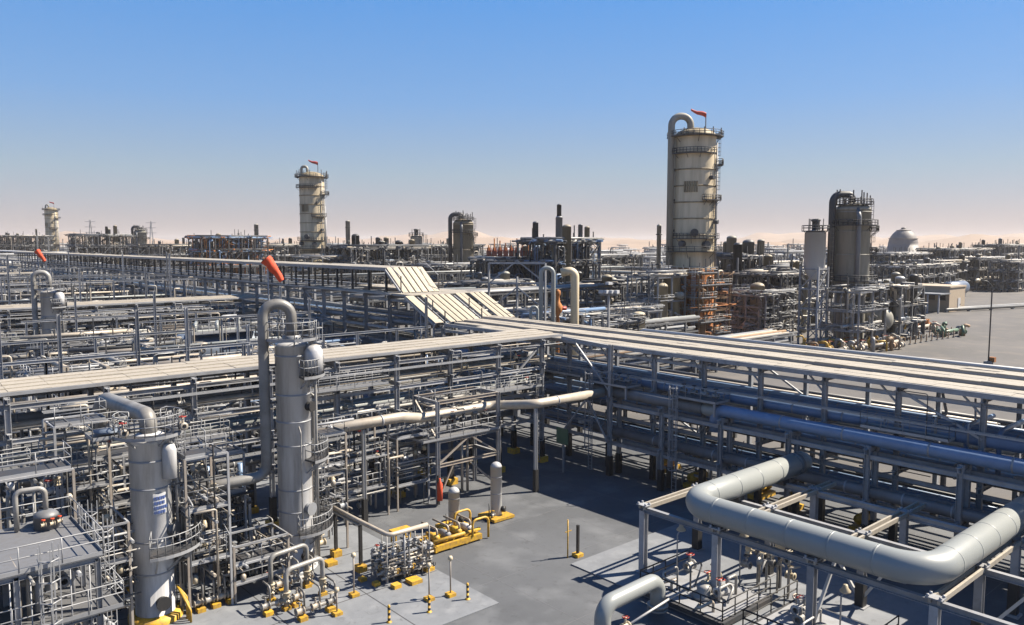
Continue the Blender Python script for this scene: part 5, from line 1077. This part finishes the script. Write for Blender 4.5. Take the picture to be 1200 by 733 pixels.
for i, (px, d, lab) in enumerate(((1003, 158, 'yellow and rust valve row below the olive drum tower'), (1042, 164, 'yellow valve row near the brown guard posts'), (1085, 198, 'grey and yellow pump row in front of the beige building'), (1118, 188, 'dull green valve group at the yard edge'), (965, 160, 'valve group left of the yellow valves under the silo'))):
    x, y = atd(px, d); T = thing('valve_row', lab, 'valves', (x, y, 0))
    for k in range(9):
        a, b = x+rr.uniform(-6, 6), y+rr.uniform(-3, 3); m = rr.choice(('yellow', 'pipe_brown', 'pipe_warm', 'pipe', 'rust')) if i != 3 else rr.choice(('green', 'pipe_brown', 'clad_dull', 'green'))
        MB().tube([(a, b, 0), (a, b, rr.uniform(1.5, 3.4)), (a+rr.uniform(-2.5, 2.5), b+rr.uniform(-2, 2), rr.uniform(1, 3))], rr.uniform(.15, .4), 8, .5).build('pipe', m, T)
        if k % 2: valve(T, a+.8, b, 1, .45, 'x', m, rr.choice(('red', 'yellow')))
    MB().tube([(x-6, y, 1), (x+6, y, 1)], .45, 10).build('header_pipe', 'pipe_warm' if i != 3 else 'green', T)
for i in range(22):
    a = 1062+(i % 11)*6.4+(i//11)*3; d = 176+(i % 11)*1.6-(i//11)*7; x, y = atd(a, d); T = thing('guard_post', 'slim brown guard post in the rows on the open yard', 'post', (x, y, 0), 'brown guard posts on the yard')
    MB().lathe([(.13, 0), (.13, 1.7), (.02, 1.8)], (x, y, 0), 8).build('post', 'pipe_brown', T); MB().box((x, y, .1), (.5, .5, .2)).build('base', 'concrete', T)
# beige building
x, y = atd(1092, 262); T = thing('control_building', 'beige flat roofed building with white door and open canopy at right', 'building', (x, y, 0))
MB().box((x, y, 3.9), (13, 17, 7.8)).build('wall', 'wall', T); MB().box((x, y, 8.0), (13.6, 17.6, .5)).build('roof', 'wall', T)
d_ = MB().box((x+1.5, y-8.56, 2.1), (2.0, .16, 4.2)).build('door', 'plate', T); MB().box((x+2.2, y-8.7, 2.1), (.12, .12, .4)).build('handle', 'steel_dark', d_)
for k in range(5):
    w_ = MB().box((x-6.56, y-6.4+k*3.2, 4.6), (.14, 2, 1.6)).build('window', 'black', T); MB().box((x-6.62, y-6.4+k*3.2, 3.7), (.22, 2.3, .2)).build('sill', 'concrete', w_)
MB().box((x-11, y, 6), (8, 18, .35)).build('canopy', 'concrete', T)
for k in range(6): MB().bar((x-14.6, y-8.4+k*3.3, 0), (x-14.6, y-8.4+k*3.3, 5.8), .4).build('canopy_post', 'steel', T)
# horizontal storage tank beyond it
x, y = atd(1122, 322); T = thing('storage_tank', 'dark blue horizontal tank with orange patch beyond the beige building', 'tank', (x, y, 0))
MB().lathe([(.01, -9.6), (1.6, -9.2), (2.7, -8), (2.7, 8), (1.6, 9.2), (.01, 9.6)], (x, y, 3.8), 26, 'x').build('shell', 'truck_blue', T)
for q in (-5.5, 5.5): MB().box((x+q, y, .8), (1, 4, 1.6)).build('saddle', 'concrete', T)
MB().box((x+1.5, y-2.62, 4.2), (3, .3, 1.6)).build('patch', 'yellow', T)
# street lamp on the yard
x, y = at(1158, 428); c = Vector((x, y, 0)); T = thing('street_lamp', 'tall lamp post with curved arm and pale head on the yard at right', 'lamp', (x, y, 0))
MB().tube([c, c+V(14.2), c-RV*1.0+V(15.2), c-RV*2.4+V(15.3)], .12, 8, .8).build('pole', 'steel_dark', T); MB().lathe([(.02, -.9), (.3, -.6), (.42, 0), (.3, .7), (.02, .9)], c-RV*2.7+V(15.3), 12, 'x').build('lamp_head', 'lamp', T)
MB().box((x, y, .35), (1.2, 1.2, .7)).build('base', 'concrete', T); MB().box((x+.5, y-.5, 1.0), (.9, .9, .9)).build('junction_box', 'rust', T)
for lab, q0, q1 in (('long low pipe crossing the yard beyond the street lamp', (1112, 250), (1215, 268)), ('second low pipe crossing the yard just behind the first', (1125, 256), (1215, 275))):
    a, b = atd(*q0), atd(*q1); T = thing('pipe', lab, 'pipe', (*a, 0)); MB().tube([(*a, 0), (*a, .9), (*b, .9)], .5, 10, .6).build('pipe', 'pipe_dark', T)
    for k in range(5): q = Vector((*a, 0)).lerp(Vector((*b, 0)), k/4); MB().box((q.x, q.y, .2), (.9, .9, .4)).build('support', 'concrete', T)
# dome and far sheds
x, y = atd(1058, 700); T = thing('storage_dome', 'large grey storage dome on the horizon at right', 'dome', (x, y, 0))
MB().lathe([(12.6, 0), (12.6, 19)]+[(12.3*math.cos(k*pi/16)+.01, 19+15.5*math.sin(k*pi/16)) for k in range(9)], (x, y, 0), 40).build('shell', 'sphere_paint', T)
for k in range(3): MB().lathe([(11.3-k*3, 25.5+k*3.6), (11.9-k*3, 25.6+k*3.6), (11.9-k*3, 26.1+k*3.6), (11.3-k*3, 26.2+k*3.6)], (x, y, 0), 40).build('band', 'sphere_paint', T)
MB().lathe([(2, 33.5), (2, 35.4), (.1, 35.6)], (x, y, 0), 14).build('cap', 'steel_dark', T)
for lab, px, d, L_ in (('long dark shed with white roof vents at the right edge', 1188, 520, 46), ('low pale roofed shed below the dark shed at the right edge', 1180, 440, 56)):
    x, y = atd(px, d); T = thing('shed', lab, 'shed', (x, y, 0)); dark = 'dark' in lab; c = Vector((x, y, 0))
    MB().bar(c-RV*L_/2+V(3), c+RV*L_/2+V(3), 14, 6).build('wall', 'steel_dark' if dark else 'grating', T)
    MB().bar(c-RV*(L_/2+.6)+V(6.4), c+RV*(L_/2+.6)+V(6.4), 15.4, .7).build('roof', 'truck_blue' if dark else 'tray', T)
    if dark:
        for k in range(3): MB().lathe([(1.6, 0), (1.6, 1.2), (2.2, 1.4), (.1, 2.6)], c+RV*(-15+k*15)-FV*2+V(6.7), 12).build('roof_vent', 'plate', T)
# pylons far left
for lab, px, d in (('thin lattice pylon on the left skyline', 107, 900), ('faint lattice pylon left of the small drum tower', 178, 950)):
    x, y = atd(px, d); T = thing('pylon', lab, 'pylon', (x, y, 0)); c = Vector((x, y, 0)); m = MB()
    for i, j in ((-1, -1), (1, -1), (1, 1), (-1, 1)): m.bar((x+3*i, y+3*j, 0), (x+.3*i, y+.3*j, 48), .5)
    m.build('lattice', 'steel', T)
    for z in (34, 40, 46): MB().bar(c-RV*6+V(z), c+RV*6+V(z), .4).build('cross_arm', 'steel', T)
# pipe racks of the middle distance beyond the junction
def far_rack(label, ax, s0, s1, t0, t1, h, seed, m='pipe', n=7, step=6):
    C = (lambda s, t, z: (s, t, z)) if ax == 'u' else (lambda s, t, z: (t, s, z)); T = thing('pipe_rack', label, 'pipe rack', C(s0, t0, 0)); st = MB(); rr = random.Random(seed); s = s0
    while s <= s1:
        for t in (t0, t1): st.bar(C(s, t, 0), C(s, t, h), .36)
        for z in (h*.4, h*.7, h): st.bar(C(s, t0, z), C(s, t1, z), .3)
        s += step
    for z in (h*.7, h):
        for t in (t0, t1): st.bar(C(s0, t, z), C(s1, t, z), .28)
    st.build('steelwork', 'steel_far', T, kind='stuff')
    for z in (h*.4, h*.7, h):
        for k in range(n):
            if rr.random() < .75:
                t = t0+(t1-t0)*(k+.5)/n; r_ = rr.uniform(.14, .42); MB().tube([C(s0+rr.uniform(-2, 4), t, z+.2+r_), C(s1-rr.uniform(-2, 4), t, z+.2+r_)], r_, 8).build('pipe', rr.choice((m, 'pipe_dark', 'clad_dull', 'pipe_dark', 'pipe_white', 'pipe_warm')), T)
    return T
far_rack('pipe rack crossing behind the sloping covers toward the tallest tower', 'u', 70, 132, 118, 124, 12, 301)
far_rack('second pipe rack crossing in front of the tall lattice structures', 'u', 72, 190, 140, 146, 11, 302)
far_rack('pipe rack crossing in the middle distance under the tan drum tower', 'u', 72, 220, 190, 197, 13, 303)
far_rack('far pipe rack crossing beyond the second cream tower', 'u', 72, 240, 290, 297, 13, 304)
far_rack('pipe rack running away right of the tallest tower', 'v', 130, 420, 196, 204, 12, 305)
far_rack('pipe rack running away behind the white silo', 'v', 120, 420, 228, 236, 12, 306)
far_rack('long far pipe rack below the dunes at right', 'u', 240, 480, 110+60, 178, 11, 307)
far_rack('low pipe rack on the ground behind the right rack roof', 'v', 20, 110, 72, 77, 6, 308)
far_rack('low pipe rack leading from the right roof to the towers', 'u', 76, 128, 92, 97, 7, 309)
far_rack('low pipe rack in front of the rust scaffold', 'u', 78, 140, 78, 83, 4.5, 310, 'pipe_brown')
# far plant that reads as one mass
rr = random.Random(77); A = MB(); B = MB(); Cc = MB()
for i in range(760):
    px = rr.uniform(-30, 1230); d = rr.uniform(430, 1250); x, y = atd(px, d)
    if 100 < x < 260 and 480 < y < 560: continue
    w_, h = rr.uniform(8, 26), rr.uniform(5, 17 if d < 800 else 21)
    if px > 1040: h *= .7
    tgt = rr.choice((A, A, B))
    for k in range(4): 
        q = Vector((x+w_*k/3, y, 0)); tgt.bar(q, q+V(h), .6); tgt.bar(q+Vector((0, w_*.6, 0)), q+Vector((0, w_*.6, h)), .6)
    for k in range(3): z = h*(k+1)/3; tgt.bar((x, y, z), (x+w_, y, z), .8, .6); tgt.bar((x, y, z), (x, y+w_*.6, z), .8, .6); Cc.tube([(x-8, y+2, z+.8), (x+w_+8, y+2, z+.8)], rr.uniform(.4, .8), 5)
    if rr.random() < .7: r_ = rr.uniform(1, 3.2); hh = rr.uniform(.5, 1.15)*h; Cc.lathe([(r_, 0), (r_, hh), (r_*.5, hh+.8), (.05, hh+1)], (x+w_/2, y+3, 0), 8)
    if rr.random() < .5: B.box((x+w_*.4, y+4, h*.3), (w_*.7, 6, h*.6))
    if rr.random() < .3: q = Vector((x+3, y, 0)); A.bar(q, q+V(h+rr.uniform(3, 12)), .8)
fp_ = thing('distant_plant', 'hazy mass of far pipe racks and plant along the horizon', 'plant', atd(600, 800)+(0,)); fp_['kind'] = 'stuff'
A.build('steelwork', 'steel_far', fp_, kind='stuff'); B.build('structures', 'grating', fp_, kind='stuff'); Cc.build('pipework', 'clad_dull', fp_, kind='stuff')
# ================================================================ THE SAME UNITS FURTHER BACK
ST = 74.5
for k, nm in ((1, 'second'), (2, 'third'), (3, 'fourth'), (4, 'fifth')):
    dup(RACK1, (0, k*ST, 0), f'{nm} parallel pipe rack row with tray roof in the left field')
    dup(VPLAT, (0, k*ST, 0), f'steel valve platform standing against the {nm} rack row')
dup(COLB, (0, ST, 0), 'small looking grey column with looped white pipe at the far left')
dup(SOCK, (0, ST, 0), 'small orange wind sock above the far left column')
dup(COLB, (0, 2*ST, 0), 'distant grey column with looped pipe before the third rack row')
# ================================================================ AIR
hz = MB().box((1500, 2500, 45), (12000, 12000, 95)).build('haze', 'steel'); hz['kind'] = 'stuff'; hz['label'] = 'thin pale desert haze over the whole plant'
hm = bpy.data.materials.new('haze'); hm.use_nodes = True; t = hm.node_tree; t.nodes.clear()
v_ = t.nodes.new('ShaderNodeVolumePrincipled'); v_.inputs['Color'].default_value = (.93, .88, .86, 1); v_.inputs['Density'].default_value = .00009; v_.inputs['Anisotropy'].default_value = .1
o_ = t.nodes.new('ShaderNodeOutputMaterial'); t.links.new(v_.outputs[0], o_.inputs['Volume']); hz.data.materials.clear(); hz.data.materials.append(hm)
for o in bpy.data.objects:
    if '_o' in o: del o['_o']
